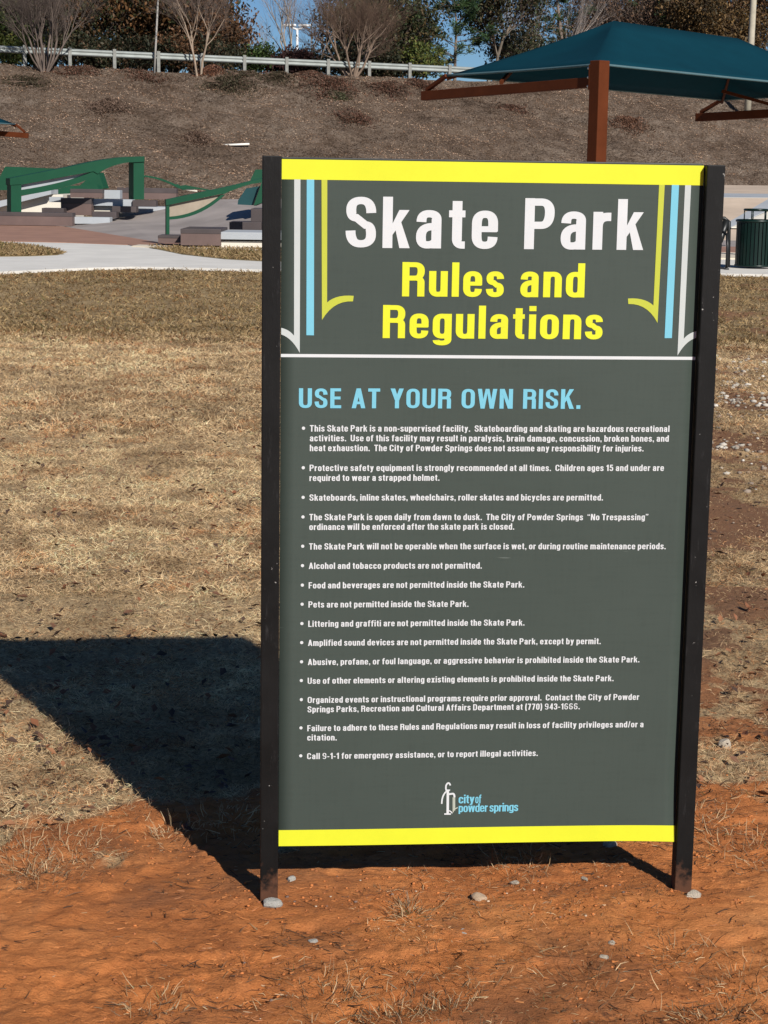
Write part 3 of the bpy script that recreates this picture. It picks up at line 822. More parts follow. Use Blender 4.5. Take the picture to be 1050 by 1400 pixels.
tree('bare_tree', 'hazy grey bare tree rising behind the russet round one', 276, 100, 104, 17, stems=3, height=9.5, trunk_r=0.09, vase=0.3, levels=3, kids=2, spread=0.5, barkc=GREYB, twigc=(0.24, 0.21, 0.20), thin=0.7, stem_len=0.45)
tree('bare_tree', 'faint grey bare tree in the sky gap', 350, 102, 125, 18, stems=3, height=6.6, trunk_r=0.06, vase=0.35, levels=3, kids=2, spread=0.5, barkc=GREYB, twigc=(0.27, 0.24, 0.23), thin=0.7, stem_len=0.45)
tree('holly_bush', 'dense green bush standing behind the guardrail', 352, 103, 89, 19, stems=6, height=1.5, trunk_r=0.05, vase=0.7, levels=2, kids=3, spread=0.8, leaf=GREEN, nleaf=5000, puff=0.20, lsize=0.15, stem_len=0.5)
tree('maroon_bush', 'dark maroon bush right of the dense green bush', 400, 104, 88.5, 20, stems=6, height=1.35, trunk_r=0.04, vase=0.8, levels=2, kids=3, spread=0.8, leaf=MAROON, nleaf=5200, puff=0.22, lsize=0.15, stem_len=0.5)
tree('bare_tree', 'pale grey bare tree behind the street lamp', 405, 104, 108, 21, stems=4, height=9.5, trunk_r=0.08, vase=0.28, levels=3, kids=2, spread=0.45, barkc=(0.3, 0.26, 0.22), twigc=(0.27, 0.22, 0.20), thin=0.75, stem_len=0.45)
tree('bare_tree', 'leaning pale trunked sapling beside the maroon bush', 431, 106, 87.6, 22, stems=1, height=5.0, trunk_r=0.05, lean=0.2, levels=3, kids=1, spread=0.5, barkc=PALE, twigc=(0.25, 0.2, 0.17), thin=0.8)
tree('evergreen_tree', 'dark green tree behind the large twiggy brown one', 518, 108, 93, 23, height=5.8, trunk_r=0.15, stems=4, vase=0.5, levels=3, kids=2, spread=0.9, leaf=([(0.035, 0.05, 0.02), (0.06, 0.06, 0.025), (0.09, 0.06, 0.025), (0.025, 0.03, 0.015)], [4, 3, 2, 3]), nleaf=10500, puff=0.42, stem_len=0.40)
tree('evergreen_tree', 'dim brown green tree filling behind the twin pale trunks', 500, 106, 97, 24, height=6.8, trunk_r=0.15, stems=5, vase=0.75, levels=3, kids=2, spread=0.9, leaf=([(0.045, 0.045, 0.025), (0.09, 0.06, 0.03), (0.03, 0.03, 0.018)], [3, 3, 3]), nleaf=9000, puff=0.45, stem_len=0.38)
tree('yellow_bush', 'yellow green bush at the end of the tree row', 566, 108, 90, 25, stems=5, height=2.0, trunk_r=0.05, vase=0.75, levels=2, kids=3, spread=0.8, leaf=YGREEN, nleaf=3800, puff=0.24, lsize=0.17, stem_len=0.5)
HEDGE = ([(0.035, 0.04, 0.02), (0.06, 0.05, 0.028), (0.025, 0.028, 0.016), (0.09, 0.055, 0.03)], [4, 3, 4, 2])
for i, (px, lab, pal_) in enumerate(((22, 'low olive bush under the evergreen at the left edge', YGREEN), (88, 'low dark bush right of the far left bare tree', HEDGE), (122, 'low dark bush at the foot of the broad oak', HEDGE),
        (158, 'low brown bush between two dark oaks behind the rail', HEDGE), (196, 'low dark bush left of the thin pole', HEDGE), (240, 'orange brown low bush right of the thin pole', BROWN),
        (288, 'dark low bush right of the three pale trunks', HEDGE), (455, 'dark low bush left of the twin pale trunks', HEDGE), (505, 'dark low bush right of the twin pale trunks', HEDGE), (535, 'dark low bush beside the yellow green one', HEDGE))):
    tree('low_bush', lab, px, 100, 87.4 + (px - 300) * 0.011, 60 + i, stems=7, height=1.9, trunk_r=0.03, vase=1.15, levels=2, kids=3, spread=0.8, leaf=pal_, nleaf=3600, puff=0.26, lsize=0.16, stem_len=0.5, group='low bushes behind the guardrail')
def pine(label, px, Y, height, seed, r=0.16, first=0.25, nwh=11, reach=2.2, base_py=112, dens=1.0, cols=PINE):
    rng = random.Random(seed); nr = np.random.RandomState(seed)
    p = at_y(px, base_py, Y); z = float(hill_z(p[0], p[1])); rt = empty('pine_tree', (p[0], p[1], z - .05))
    segs = []; c = np.zeros(3); d = np.array([rng.gauss(0, .05), rng.gauss(0, .05), 1.]); pts = [c]
    N = 12
    for i in range(N):
        d = d + np.array([rng.gauss(0, .035), rng.gauss(0, .035), 0]); d /= np.linalg.norm(d)
        q = c + d * height / N; segs.append((*c, *q, r * (1 - .9 * i / N), r * (1 - .9 * (i + 1) / N))); c = q; pts.append(c)
    tips = []; tw = []
    for k in range(nwh * 4):
        f = first + (1 - first) * rng.random() ** 0.9
        b0 = np.array(pts[int(f * (N - 1))]) + rng.random() * (np.array(pts[int(f * (N - 1)) + 1]) - np.array(pts[int(f * (N - 1))]))
        a = rng.uniform(0, 6.28); L = reach * (1.15 - 0.7 * f) * rng.uniform(0.4, 1.1)
        e = b0 + np.array([math.cos(a) * L, math.sin(a) * L, L * rng.uniform(0.05, 0.5)])
        tw.append((*b0, *e, 0.035, 0.012))
        for _ in range(4):
            t = rng.uniform(0.45, 1.05); q = b0 + (e - b0) * t + np.array([rng.gauss(0, .22), rng.gauss(0, .22), rng.gauss(0.05, .14)])
            tips.append(q)
    V, F = tube_arrays(segs, 7); link('trunk', npmesh('trunk', V, F, True), bark((0.17, 0.13, 0.105)), rt)
    T = np.array(tips); m = len(T); k = int(46 * dens); ci = np.repeat(np.arange(m), k); n = len(ci)
    cc = palette(nr, m, cols[0], cols[1], 0.25)[ci]
    az = nr.rand(n) * 6.28; ti = np.arccos(np.clip(nr.rand(n) * 1.6 - 0.6, -1, 1))
    P = T[ci] + nr.normal(0, .07, (n, 3))
    me = blades_mesh('crown', P[:, 0], P[:, 1], P[:, 2], 0.22 + 0.16 * nr.rand(n), 0.022 + 0.02 * nr.rand(n), az, ti, np.zeros(n), cc)
    cr = link('crown', me, M_LEAF, rt)
    V, F = tube_arrays(tw, 3); link('branches', npmesh('branches', V, F, False), bark((0.15, 0.115, 0.095)), cr)
    return tag(rt, label, 'tree', 'trees above the guardrail')
pine('sparse pine with open tufts standing against the blue sky', 622, 98, 7.6, 31, r=0.10, reach=2.0, first=0.15, nwh=9)
tree('oak_tree', 'tall olive brown tree beside the sparse pine', 672, 110, 100, 32, height=8.6, trunk_r=0.14, levels=3, kids=3, spread=0.5, leaf=([(0.075, 0.06, 0.03), (0.055, 0.055, 0.028), (0.10, 0.065, 0.035), (0.04, 0.05, 0.025)], [3, 3, 2, 3]), nleaf=4800, puff=0.32, stem_len=0.40)
tree('bare_tree', 'cluster of upright grey bare stems over the canopy ridge', 730, 112, 112, 33, stems=9, height=8.2, trunk_r=0.06, vase=0.33, levels=3, kids=2, spread=0.32, barkc=(0.32, 0.27, 0.23), twigc=(0.27, 0.23, 0.21), thin=0.8, stem_len=0.5)
tree('oak_tree', 'small olive bush left of the upright bare stems', 708, 112, 104, 34, stems=4, height=3.8, trunk_r=0.06, vase=0.6, levels=3, kids=2, spread=0.8, leaf=([(0.06, 0.06, 0.03), (0.10, 0.075, 0.045), (0.045, 0.055, 0.025)], [3, 3, 2]), nleaf=3800, puff=0.3)
pine('pine with blue green needles above the canopy peak', 776, 112, 12, 35, first=0.1, nwh=15, reach=2.6)
tree('oak_tree', 'rusty bare limbed tree right of the canopy peak', 822, 114, 116, 36, stems=3, height=9, trunk_r=0.12, vase=0.3, levels=3, kids=3, spread=0.7, leaf=([(0.14, 0.08, 0.05), (0.11, 0.07, 0.045), (0.08, 0.055, 0.035)], [3, 3, 2]), nleaf=9000, puff=0.45, stem_len=0.42)
pine('thick green pine over the middle of the canopy ridge', 888, 118, 13, 37, first=0.1, nwh=17, reach=2.8, dens=1.1)
pine('dark pine between the thick green pine and the utility pole', 938, 115, 12, 38, first=0.1, nwh=16, reach=2.6, dens=1.1)
tree('oak_tree', 'golden brown tree left of the utility pole', 985, 116, 112, 39, height=10, trunk_r=0.18, levels=3, kids=3, spread=0.85, leaf=([(0.16, 0.095, 0.035), (0.12, 0.075, 0.035), (0.07, 0.055, 0.03)], [3, 3, 2]), nleaf=13000, puff=0.5, stem_len=0.4)
tree('oak_tree', 'brown tree behind the utility pole at the right edge', 1046, 118, 114, 40, height=10, trunk_r=0.18, levels=3, kids=3, spread=0.85, leaf=BROWN, nleaf=13000, puff=0.5, stem_len=0.4)
tree('oak_tree', 'dim brown thicket behind the pines', 850, 116, 132, 41, stems=4, height=10, trunk_r=0.15, vase=0.5, levels=3, kids=3, spread=0.85, leaf=([(0.09, 0.06, 0.04), (0.07, 0.05, 0.035), (0.05, 0.05, 0.03)], [3, 3, 2]), nleaf=12000, puff=0.6, lsize=0.3, stem_len=0.4)
tree('oak_tree', 'dim olive thicket behind the golden brown tree', 960, 116, 134, 42, stems=4, height=10, trunk_r=0.15, vase=0.5, levels=3, kids=3, spread=0.85, leaf=([(0.07, 0.06, 0.035), (0.06, 0.05, 0.035), (0.045, 0.05, 0.03)], [3, 3, 2]), nleaf=12000, puff=0.6, lsize=0.3, stem_len=0.4)

# ------------------------------------------------------------------ guardrail, poles, lamps
M_GALV = simple('galvanised_steel', (0.27, 0.29, 0.275), 0.55, 0.2, 2.0, metal=0.1, spec=0.3)
M_POSTG = simple('weathered_post', (0.22, 0.22, 0.20), 0.8, 0.25, 5.0)
rail_y = lambda x: hill_crest(x) + 0.25
gr_ = empty('guardrail', (0, float(rail_y(0)), 6.1))
tag(gr_, 'galvanised steel guardrail running along the top of the embankment', 'guardrail')
RX = np.arange(-34, 40, 1.905)
prof = [(0.0, 0.155), (-0.02, 0.13), (-0.075, 0.10), (-0.08, 0.06), (-0.02, 0.025), (-0.01, 0.0), (-0.02, -0.025), (-0.08, -0.06), (-0.075, -0.10), (-0.02, -0.13), (0.0, -0.155)]
def rail_pt(x): return np.array([x, rail_y(x), 6.13 + 0.53 - 0.012 * x]) - np.array(gr_.location)
gr_z0 = 0
V = []; m = len(prof)
for x in RX:
    c = rail_pt(x); nrm = np.array([CREST_SLOPE, -1, 0]) / math.hypot(1, CREST_SLOPE)
    for o, h in prof: V.append(c - nrm * o * -1 * -1 + np.array([0, 0, h]))
F = [[i * m + k, i * m + k + 1, (i + 1) * m + k + 1, (i + 1) * m + k] for i in range(len(RX) - 1) for k in range(m - 1)]
rb = link('rail_beam', npmesh('rail_beam', V, F, False), M_GALV, gr_)
sol = rb.modifiers.new('solid', 'SOLIDIFY'); sol.thickness = 0.012
pm = MB(); pm.box(-.075, .075, -.02, .16, -1.1, 0.22, 0.012)
p0 = pm.build('post', M_POSTG, gr_); 
for i, x in enumerate(RX):
    o = p0 if i == 0 else p0.copy()
    if i: COL.objects.link(o); o.parent = gr_
    c = rail_pt(x + 0.4); o.location = c + np.array([0.0, -0.10, 0.0]); o.rotation_euler = (0, 0, math.atan(CREST_SLOPE))

def pole(name, label, cat, px0, py0, px1, py1, Y, r0, r1, mat, zb=None, grp=None):
    a = hill_hit(px0, py0); b_ = at_y(px1, py1, a[1])
    rt = MB(); d = b_ - a
    rt.tube([np.zeros(3) - d * 0.02, d * 0.33, d * 0.66, d], [r0, r0 * .67 + r1 * .33, r0 * .33 + r1 * .67, r1], 10)
    o = rt.build(name, mat, None, tuple(a)); return tag(o, label, cat, grp)
pole('metal_pole', 'thin pale grey pole standing in front of the guardrail', 'pole', 211, 101, 219, -60, 81.0, 0.05, 0.042, simple('dull_aluminium', (0.36, 0.34, 0.31), 0.6, 0.15, 2))
pole('utility_pole', 'weathered wooden utility pole rising behind the teal canopy', 'utility pole', 1021.5, 160, 1034, -70, 80.0, 0.17, 0.14, simple('grey_timber', (0.40, 0.36, 0.28), 0.85, 0.2, 4))
M_LAMP = simple('white_lamp_paint', (0.75, 0.76, 0.76), 0.4, 0.05, 2)
def street_lamp(px, py_base, py_top, Y, label, curve, armpx):
    b_ = at_y(px, py_base, Y); t = at_y(px, py_top, Y); rt = empty('street_lamp', tuple(b_)); h = t[2] - b_[2]; s = (Y - CAM[1]) / FPX
    MB().tube([(0, 0, 0), (0, 0, h * .6), (0, 0, h)], [0.11, 0.09, 0.07], 8).build('pole', M_LAMP, rt)
    for sg in (-1, 1):
        L = armpx * s
        pts = [(sg * L * f, 0, h + curve * s * (f ** 2)) for f in (0, .25, .5, .75, 1)]
        MB().tube(pts, 0.07, 8).build('arm', M_LAMP, rt)
        e = pts[-1]
        MB().box(e[0] - .42, e[0] + .42, -.18, .18, e[2] - .07, e[2] + .07, 0.05).build('lamp_head', M_LAMP, rt)
    tag(rt, label, 'street lamp', 'double armed street lamps beyond the guardrail')
street_lamp(308, 104, 51, 120, 'double armed white street lamp left of the green bush', 2, 12)
street_lamp(406, 106, 40, 120, 'double armed white street lamp with upswept arms before the pale bare tree', 5, 10)

# ------------------------------------------------------------------ hip shade canopies
M_FABRIC = simple('teal_shade_cloth', (0.002, 0.031, 0.047), 0.85, 0.08, 2.0, spec=0.08, bmp=0.15, bscale=300, bdist=0.002)
M_RUST = simple('brown_painted_steel', (0.10, 0.027, 0.010), 0.6, 0.15, 3.0, spec=0.06)
M_BOLT = simple('zinc_bolt', (0.7, 0.68, 0.62), 0.4, 0.1, 3, metal=0.3)
M_HEM = simple('pale_teal_hem', (0.07, 0.13, 0.145), 0.8, 0.1, 2.0)
def canopy(N, u, v, length, width, eave, drop, rise, hip0, hip1, label, beam_out=0.42, beam_drop=0.36, fall=0.0, base=0.0):
    """N: near post (x, y); u: long direction; v: direction from post line to the free eave"""
    u = np.array([*u, 0.]); u /= np.linalg.norm(u); v = np.array([*v, 0.]); v /= np.linalg.norm(v)
    rt = empty('shade_canopy', (N[0], N[1], base))
    e0 = eave - base; e1 = e0 - drop
    A = np.array([0, 0, e0]); B = A + u * length - [0, 0, fall]; C = B + v * width - [0, 0, drop]; D = A + v * width - [0, 0, drop]
    mid = v * width / 2 + np.array([0, 0, (e0 + e1) / 2 + rise])
    P, Q = mid + u * hip0, mid + u * (length - hip1) - [0, 0, fall * (1 - hip1 / length)]
    V, F = [], []
    def patch(a, b_, c, d, n=14, sag=0.10, k=6):
        # ruled patch a-b (eave) to d-c (ridge); the eave is drawn in a little like taut cloth
        o = len(V)
        ctr = (A + B + C + D) / 4
        for j in range(k + 1):
            t = j / k
            for i in range(n + 1):
                s = i / n
                lo = a + (b_ - a) * s; hi = d + (c - d) * s
                pull = (ctr - lo); pull[2] = 0; pull /= np.linalg.norm(pull)
                lo = lo + pull * sag * 4 * s * (1 - s)
                q = lo + (hi - lo) * t
                q[2] -= 0.10 * 4 * t * (1 - t) * (0.4 + 0.6 * math.sin(math.pi * s))
                V.append(q)
        for j in range(k):
            for i in range(n): F.append([o + j * (n + 1) + i, o + j * (n + 1) + i + 1, o + (j + 1) * (n + 1) + i + 1, o + (j + 1) * (n + 1) + i])
    patch(A, B, Q, P); patch(B, C, Q, Q); patch(C, D, P, Q); patch(D, A, P, P)
    me = npmesh('fabric', V, F, False)
    bm = bmesh.new(); bm.from_mesh(me); bmesh.ops.remove_doubles(bm, verts=bm.verts, dist=0.004); bmesh.ops.recalc_face_normals(bm, faces=bm.faces[:]); bm.to_mesh(me); bm.free()
    fo = link('fabric', me, M_FABRIC, rt)
    so_ = fo.modifiers.new('s', 'SOLIDIFY'); so_.thickness = 0.01
    # hem cable
    hem = []
    for a, b_ in ((A, B), (B, C), (C, D), (D, A)):
        ctr = (A + B + C + D) / 4
        for i in range(12):
            s = i / 12; lo = a + (b_ - a) * s; pull = ctr - lo; pull[2] = 0; pull /= np.linalg.norm(pull); hem.append(lo + pull * 0.10 * 4 * s * (1 - s))
    MB().tube(hem, 0.022, 6, closed=True).build('hem', M_HEM, fo)
    ee0, ee1 = e0, e1
    for end, sgn in ((np.zeros(3), 1), (u * length, -1)):
        e0, e1 = (ee0, ee1) if sgn > 0 else (ee0 - fall, ee1 - fall)
        pw = 0.118
        pm = MB()
        ang = math.atan2(u[1], u[0])
        Mx = Matrix.Translation(Vector(end)) @ Matrix.Rotation(ang, 4, 'Z')
        pm.box(-pw, pw, -pw, pw, -0.1, e0 + 0.06, 0.012, Mx); pm.build('post', M_RUST, rt)
        b0 = end + np.array([0, 0, e0 - 0.29]) + v * 0.14; b1 = end + v * (width + beam_out) + np.array([0, 0, e1 - beam_drop])
        bo = MB().bar(b0, b1, 0.14, 0.17, 0.008).build('beam', M_RUST, rt)
        fl = MB(); fl.bar(end + v * 0.13 + np.array([0, 0, e0 - 0.42]), end + v * 0.13 + np.array([0, 0, e0 + 0.0]), 0.24, 0.03, 0.004, up=tuple(v)); fl.build('flange', M_RUST, bo)
        for bz in (0.06, 0.21, 0.36):
            for bs in (-.09, .09):
                q = end + v * 0.15 + u * bs + np.array([0, 0, e0 - bz])
                MB().tube([q, q + v * 0.035], 0.022, 6).build('bolt', M_BOLT, bo)
        st = end + v * (width + beam_out - .1) + np.array([0, 0, e1 - beam_drop + .11]); cor = (D if sgn > 0 else C)
        MB().bar(st, cor, 0.09, 0.06, 0.004).build('strut', M_RUST, rt)
        rp = P if sgn > 0 else Q
        dz = np.array([0, 0, -0.16])
        MB().tube([cor + dz * .4, rp + dz, (A if sgn > 0 else B) + dz * .4], 0.03, 6).build('hip_rafter', M_RUST, rt)
        # raking brace from the beam up to the fabric
        MB().bar(end + v * (width * 0.62) + np.array([0, 0, (e0 + e1) / 2 - 0.20]), end + v * (width * 0.80) + u * sgn * 0.9 + np.array([0, 0, e1 + 0.12]), 0.06, 0.06).build('brace', M_RUST, rt)
    return tag(rt, label, 'shade canopy', 'teal shade canopies')
KS = 1.185
Nn = at_y(820, 88, CAM[1] + 27 * KS)
canopy((Nn[0], Nn[1]), (0.80, 0.60), (-0.60, 0.80), 6.24 * KS, 3.48 * KS, Nn[2], 0.04 * KS, 0.83 * KS, 1.89 * KS, 1.55 * KS,
       'large teal hip roof shade canopy on brown posts behind the sign', 0.58 * KS, 0.30 * KS, 0.15 * KS)
Dl = 58.0
cl = at_y(20, 170, Dl)
canopy((cl[0] - 5.41, cl[1] - 7.8), (0.26, 0.96), (0.96, -0.26), 9.0, 3.2, cl[2] + 0.15, 0.15, 0.95, 2.5, 2.5, 'teal canopy corner peeking in at the left edge')

# ------------------------------------------------------------------ skate park obstacles
def face_prism(pts, Y, depth, skew=0.0):
    """outline given by photo points lying in an upright plane at distance Y; 'depth' metres thick going back"""
    P = [at_y(px, py, Y) for px, py in pts]
    mb = MB(); mb.prism([tuple(p) for p in P], (skew * depth, depth, 0)); return mb

def ledge(px0, py0, px1, py1, Y, depth, label, body, cap=None, capf=0.0, zb=None, skew=0.0, dy=0.0):
    a = at_y(px0, py0, Y); b_ = at_y(px1, py1, Y); z1 = (a[2] + at_y(px1, py0 + dy, Y)[2]) / 2
    z0 = b_[2] if zb is None else zb
    rt = empty('skate_ledge', (a[0], Y, z0)); w = b_[0] - a[0]; h = z1 - z0
    c = h * capf
    Mx = Matrix(((1, skew, 0, 0), (0, 1, 0, 0), (0, 0, 1, 0), (0, 0, 0, 1)))
    if cap is None:
        MB().box(0, w, 0, depth, 0, h, 0.01, Mx).build('block', body, rt)
    else:
        MB().box(0, w, 0, depth, 0, h - c, 0.0, Mx).build('block', body, rt)
        MB().box(-.004, w + .004, -.006, depth + .004, h - c, h, 0.012, Mx).build('coping', cap, rt)
    return tag(rt, label, 'skate ledge', 'concrete ledges in the skate park')

M_GREEN = simple('green_painted_steel', (0.007, 0.063, 0.030), 0.5, 0.10, 2.0, spec=0.3)
# left cluster
YB = 52.0
MB().prism([tuple(at_y(px, py, YB + 1.6)) for px, py in ((-30, 300), (-30, 289), (0, 283), (70, 266), (86, 266), (86, 300))], (0, 4.0, 0)).build('funbox_base', M_WHITEC)
tag(bpy.data.objects['funbox_base'], 'cream concrete block behind the stacked dark ledges', 'funbox')
bank_l = [(-40, 283, 296, 'b')]
kb = MB(); kb.prism([tuple(at_y(px, py, YB + 1.2)) for px, py in ((-30, 297), (-30, 282), (0, 274.5), (70, 259.5), (70, 265.5), (0, 283), )], (0, 1.2, 0))
tag(kb.build('slanted_coping', M_BLUEC), 'blue grey slanted coping rising to the left green rail', 'coping')
LEDGES = [
    (-12, 290.5, 99, 309, 49.5, 0.55, 'long low brown ledge at the foot of the tall green rail', M_UMBER, M_DARKC, 0.30),
    (99, 297, 150, 306.5, 49.9, 0.55, 'pale grey end block continuing the long low brown ledge', M_BLUEC, None, 0),
    (83, 271, 125, 294.5, 51.3, 0.55, 'tall brown block with dark cap in the middle of the stack', M_UMBER, M_DARKC, 0.33),
    (67, 269.5, 83, 276.5, 51.9, 0.55, 'small blue grey block left of the tall brown block', M_BLUEC, None, 0),
    (57, 284.5, 87, 292.5, 50.7, 0.55, 'short black ledge tucked left of the tall brown block', M_DARKC, None, 0),
    (96, 258.5, 140, 270.5, 54.1, 0.55, 'upper brown ledge behind the tall brown block', M_UMBER, M_DARKC, 0.45),
    (140, 260, 164, 272, 54.5, 0.55, 'pale sloping end right of the upper brown ledge', M_BLUEC, None, 0),
    (125, 272.5, 181, 282, 51.7, 0.55, 'long blue grey ledge right of the tall brown block', M_BLUEC, None, 0),
    (181, 274, 213, 282.7, 51.6, 0.55, 'dark end of the long blue grey ledge', M_DARKC, None, 0),
    (153, 282.2, 186, 290.5, 51.1, 0.55, 'middle dark ledge below the long blue grey one', M_DARKC, None, 0),
    (126, 289.5, 159, 298, 50.5, 0.55, 'lowest dark ledge at the right foot of the stack', M_DARKC, None, 0),
    (160, 257, 241, 273, 57.5, 0.55, 'far brown ledge behind the tall green rail', M_UMBER, M_DARKC, 0.45),
    # right cluster
    (216, 322.0, 269, 332.5, 36.6, 0.7, 'low dark ledge under the post of the small green rail', M_UMBER, M_DARKC, 0.4),
    (247, 313, 301.5, 336, 35.6, 1.7, 'brown block with dark cap left of the pale ledge beside the sign', M_UMBER, M_DARKC, 0.30),
    (301.5, 318, 420, 329, 35.7, 1.7, 'pale blue grey ledge running behind the left signpost', M_BLUEC, None, 0),
    (313.5, 303.5, 357, 314.5, 38.8, 1.0, 'dark ledge on top behind the pale ledge', M_DARKC, None, 0),
    (343, 285.5, 400, 315, 39.4, 1.2, 'tall dark block beside the left signpost', M_DARKC, None, 0),
]
for a in LEDGES: ledge(*a)
for (a, b_, c, d, Y, lab) in ((301.5, 330, 420, 340.5, 35.8, 'cream base under the pale ledge beside the sign'), (125, 282, 165, 292, 51.9, 'white riser under the long blue grey ledge'),
                              (160, 283, 240, 299, 52.5, 'blue grey step under the dark ledge end')):
    ledge(a, b_, c, d, Y, 1.6, lab, M_WHITEC if 'blue' not in lab.split(' ')[0] else M_BLUEC)
# concrete bank between the two clusters
def quad_bank(name, pts, mat, label, thick=None):
    V = [at_z(px, py, z) for px, py, z in pts]
    low = [np.array([v[0], v[1], -0.05 if thick is None else v[2] - thick]) for v in V]
    n = len(V); F = [list(range(n))] ; mb = MB()
    A = [mb.bm.verts.new(tuple(v)) for v in V]; B = [mb.bm.verts.new(tuple(v)) for v in low]
    mb.bm.faces.new(A)
    for i in range(n): mb.bm.faces.new((A[i], B[i], B[(i + 1) % n], A[(i + 1) % n]))
    mb.bm.faces.new(B[::-1])
    return tag(mb.build(name, mat), label, None, None, 'structure')
quad_bank('concrete_bank', [(87, 310.5, .04), (216, 331.5, .04), (330, 335, 0.04), (480, 335, .04), (480, 270.5, 0.92), (300, 272.5, .85), (228, 284, .55), (160, 298, .25)], M_GREYC, 'smooth grey concrete bank between the ledges')
def far_bank(name, pts, mat, label, thick=None):
    V = [at_y(px, py, Y) for px, py, Y in pts]
    mb = MB(); n = len(V)
    A = [mb.bm.verts.new(tuple(v)) for v in V]
    B = [mb.bm.verts.new((v[0], v[1], -0.05 if thick is None else v[2] - thick)) for v in V]
    mb.bm.faces.new(A); mb.bm.faces.new(B[::-1])
    for i in range(n): mb.bm.faces.new((A[i], B[i], B[(i + 1) % n], A[(i + 1) % n]))
    return tag(mb.build(name, mat), label, None, None, 'structure')
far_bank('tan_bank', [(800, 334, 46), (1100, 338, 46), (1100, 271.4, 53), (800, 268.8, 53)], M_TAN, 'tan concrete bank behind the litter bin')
far_bank('coping_line', [(800, 269.6, 52.9), (1100, 272.2, 52.9), (1100, 270.6, 53.4), (800, 267.8, 53.4)], M_WHITEC, 'white coping line along the top of the tan bank', 0.08)
far_bank('deck_band', [(800, 268.3, 53.3), (1100, 270.9, 53.3), (1100, 265.5, 58), (800, 262, 58)], M_BLUEC, 'grey deck strip behind the tan bank')
far_bank('sand_band', [(800, 262.4, 57.9), (1100, 265.9, 57.9), (1100, 254.5, 71), (800, 250, 71)], M_TAN, 'sandy strip at the foot of the embankment')
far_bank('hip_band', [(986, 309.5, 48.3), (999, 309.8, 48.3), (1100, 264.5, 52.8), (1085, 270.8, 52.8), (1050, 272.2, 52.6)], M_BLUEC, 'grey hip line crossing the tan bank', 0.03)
far_bank('painted_sunlit_bank', [(1000, 310.3, 48.2), (1100, 312, 48.2), (1100, 272.5, 52.5), (1078, 275.5, 52.3)], M_WHITEC, 'pale face of the bank right of the bin, sunlight painted in', 0.03)  # sunlit brightness put into the colour: white laid over the tan bank
sheet('curb_band', [(800, 351, ), (1090, 353.5), (1090, 346), (800, 343)], 0.075, M_CREAM, 'cream concrete band in front of the red paving')
sheet('red_band', [(800, 342.7), (1090, 345.7), (1090, 338), (800, 335)], 0.08, M_BRICK, 'red paving band in front of the tan bank')
sheet('cream_edge', [(180, 336), (300, 340.6), (420, 342.4), (420, 340), (300, 338), (190, 334.2)], 0.07, M_CREAM, 'cream edging along the red paving')

# green rails -----------------------------------------------------------------
def curve_pts(a, b_, c, n=10):
    a, b_, c = np.array(a, float), np.array(b_, float), np.array(c, float)
    return [tuple((1 - t) ** 2 * a + 2 * t * (1 - t) * b_ + t * t * c) for t in np.linspace(0, 1, n)]
def k4(x, y): return (x / 4.375, 200 + y / 4.375)
def k5(x, y): return (180 + x / 5.526, 200 + y / 5.526)
gr1 = empty('grind_rail', tuple(at_y(21, 305, 50.4)))
def child(mb, name, mat, parent):
    o = mb.build(name, mat, parent); o.location = -Vector(parent.location); return o
Yr = 50.1
child(face_prism([k4(*p) for p in ((66, 458), (128, 458), (128, 192), (66, 192))], Yr, 0.34, -0.55), 'post', M_GREEN, gr1)
child(face_prism([k4(*p) for p in ((799, 318), (862, 318), (862, 64), (799, 64))], Yr + .02, 0.34, -0.55), 'post', M_GREEN, gr1)
top = [(60, 192)] + curve_pts((420, 122), (640, 70), (760, 64), 8) + [(864, 60), (864, 92), (790, 96)] + curve_pts((770, 96), (660, 110), (585, 165), 8) + [(560, 150), (128, 228), (60, 232)]
child(face_prism([k4(*p) for p in top], Yr - .02, 0.36, -0.55), 'top_rail', M_GREEN, gr1)
low = curve_pts((128, 262), (420, 218), (560, 148), 10) + [(600, 158)] + curve_pts((585, 170), (440, 250), (128, 295), 10)
child(face_prism([k4(*p) for p in low], Yr + .01, 0.30, -0.55), 'curved_rail', M_GREEN, gr1)
child(face_prism([k4(*p) for p in [(128, 230)] + [(560, 150)] + curve_pts((545, 158), (420, 226), (128, 266), 8)], Yr + .12, 0.02), 'infill_plate', M_BLUEC, gr1)
tag(gr1, 'tall green steel grind rail with eye shaped opening at left', 'grind rail', 'green grind rails')
gr2 = empty('grind_rail', tuple(at_y(229, 321, 37.3)))
Y2 = 37.3
child(face_prism([k5(*p) for p in ((262, 672), (286, 672), (286, 400), (262, 400))], Y2, 0.13, -0.3), 'post', M_GREEN, gr2)
top = [(260, 402)] + curve_pts((450, 362), (760, 300), (1060, 222), 10) + [(1060, 262)] + curve_pts((900, 286), (780, 320), (695, 362), 6) + [(688, 358), (285, 442), (260, 446)]
child(face_prism([k5(*p) for p in top], Y2 - .02, 0.15, -0.3), 'top_rail', M_GREEN, gr2)
low = curve_pts((286, 532), (500, 520), (676, 366), 10) + [(704, 366)] + curve_pts((700, 372), (520, 545), (286, 554), 10)
child(face_prism([k5(*p) for p in low], Y2 + .01, 0.12, -0.3), 'curved_rail', M_GREEN, gr2)
child(face_prism([k5(*p) for p in ((1030, 640), (1060, 640), (1060, 240), (1030, 240))], Y2 + .01, 0.13, -0.3), 'post', M_GREEN, gr2)
child(face_prism([k5(*p) for p in [(286, 442), (690, 360)] + curve_pts((672, 372), (500, 524), (286, 536), 8)], Y2 + .06, 0.02), 'infill_plate', simple('tan_plate', (0.33, 0.27, 0.205), 0.7, 0.15, 3), gr2)
tag(gr2, 'small green steel grind rail ending behind the left signpost', 'grind rail', 'green grind rails')
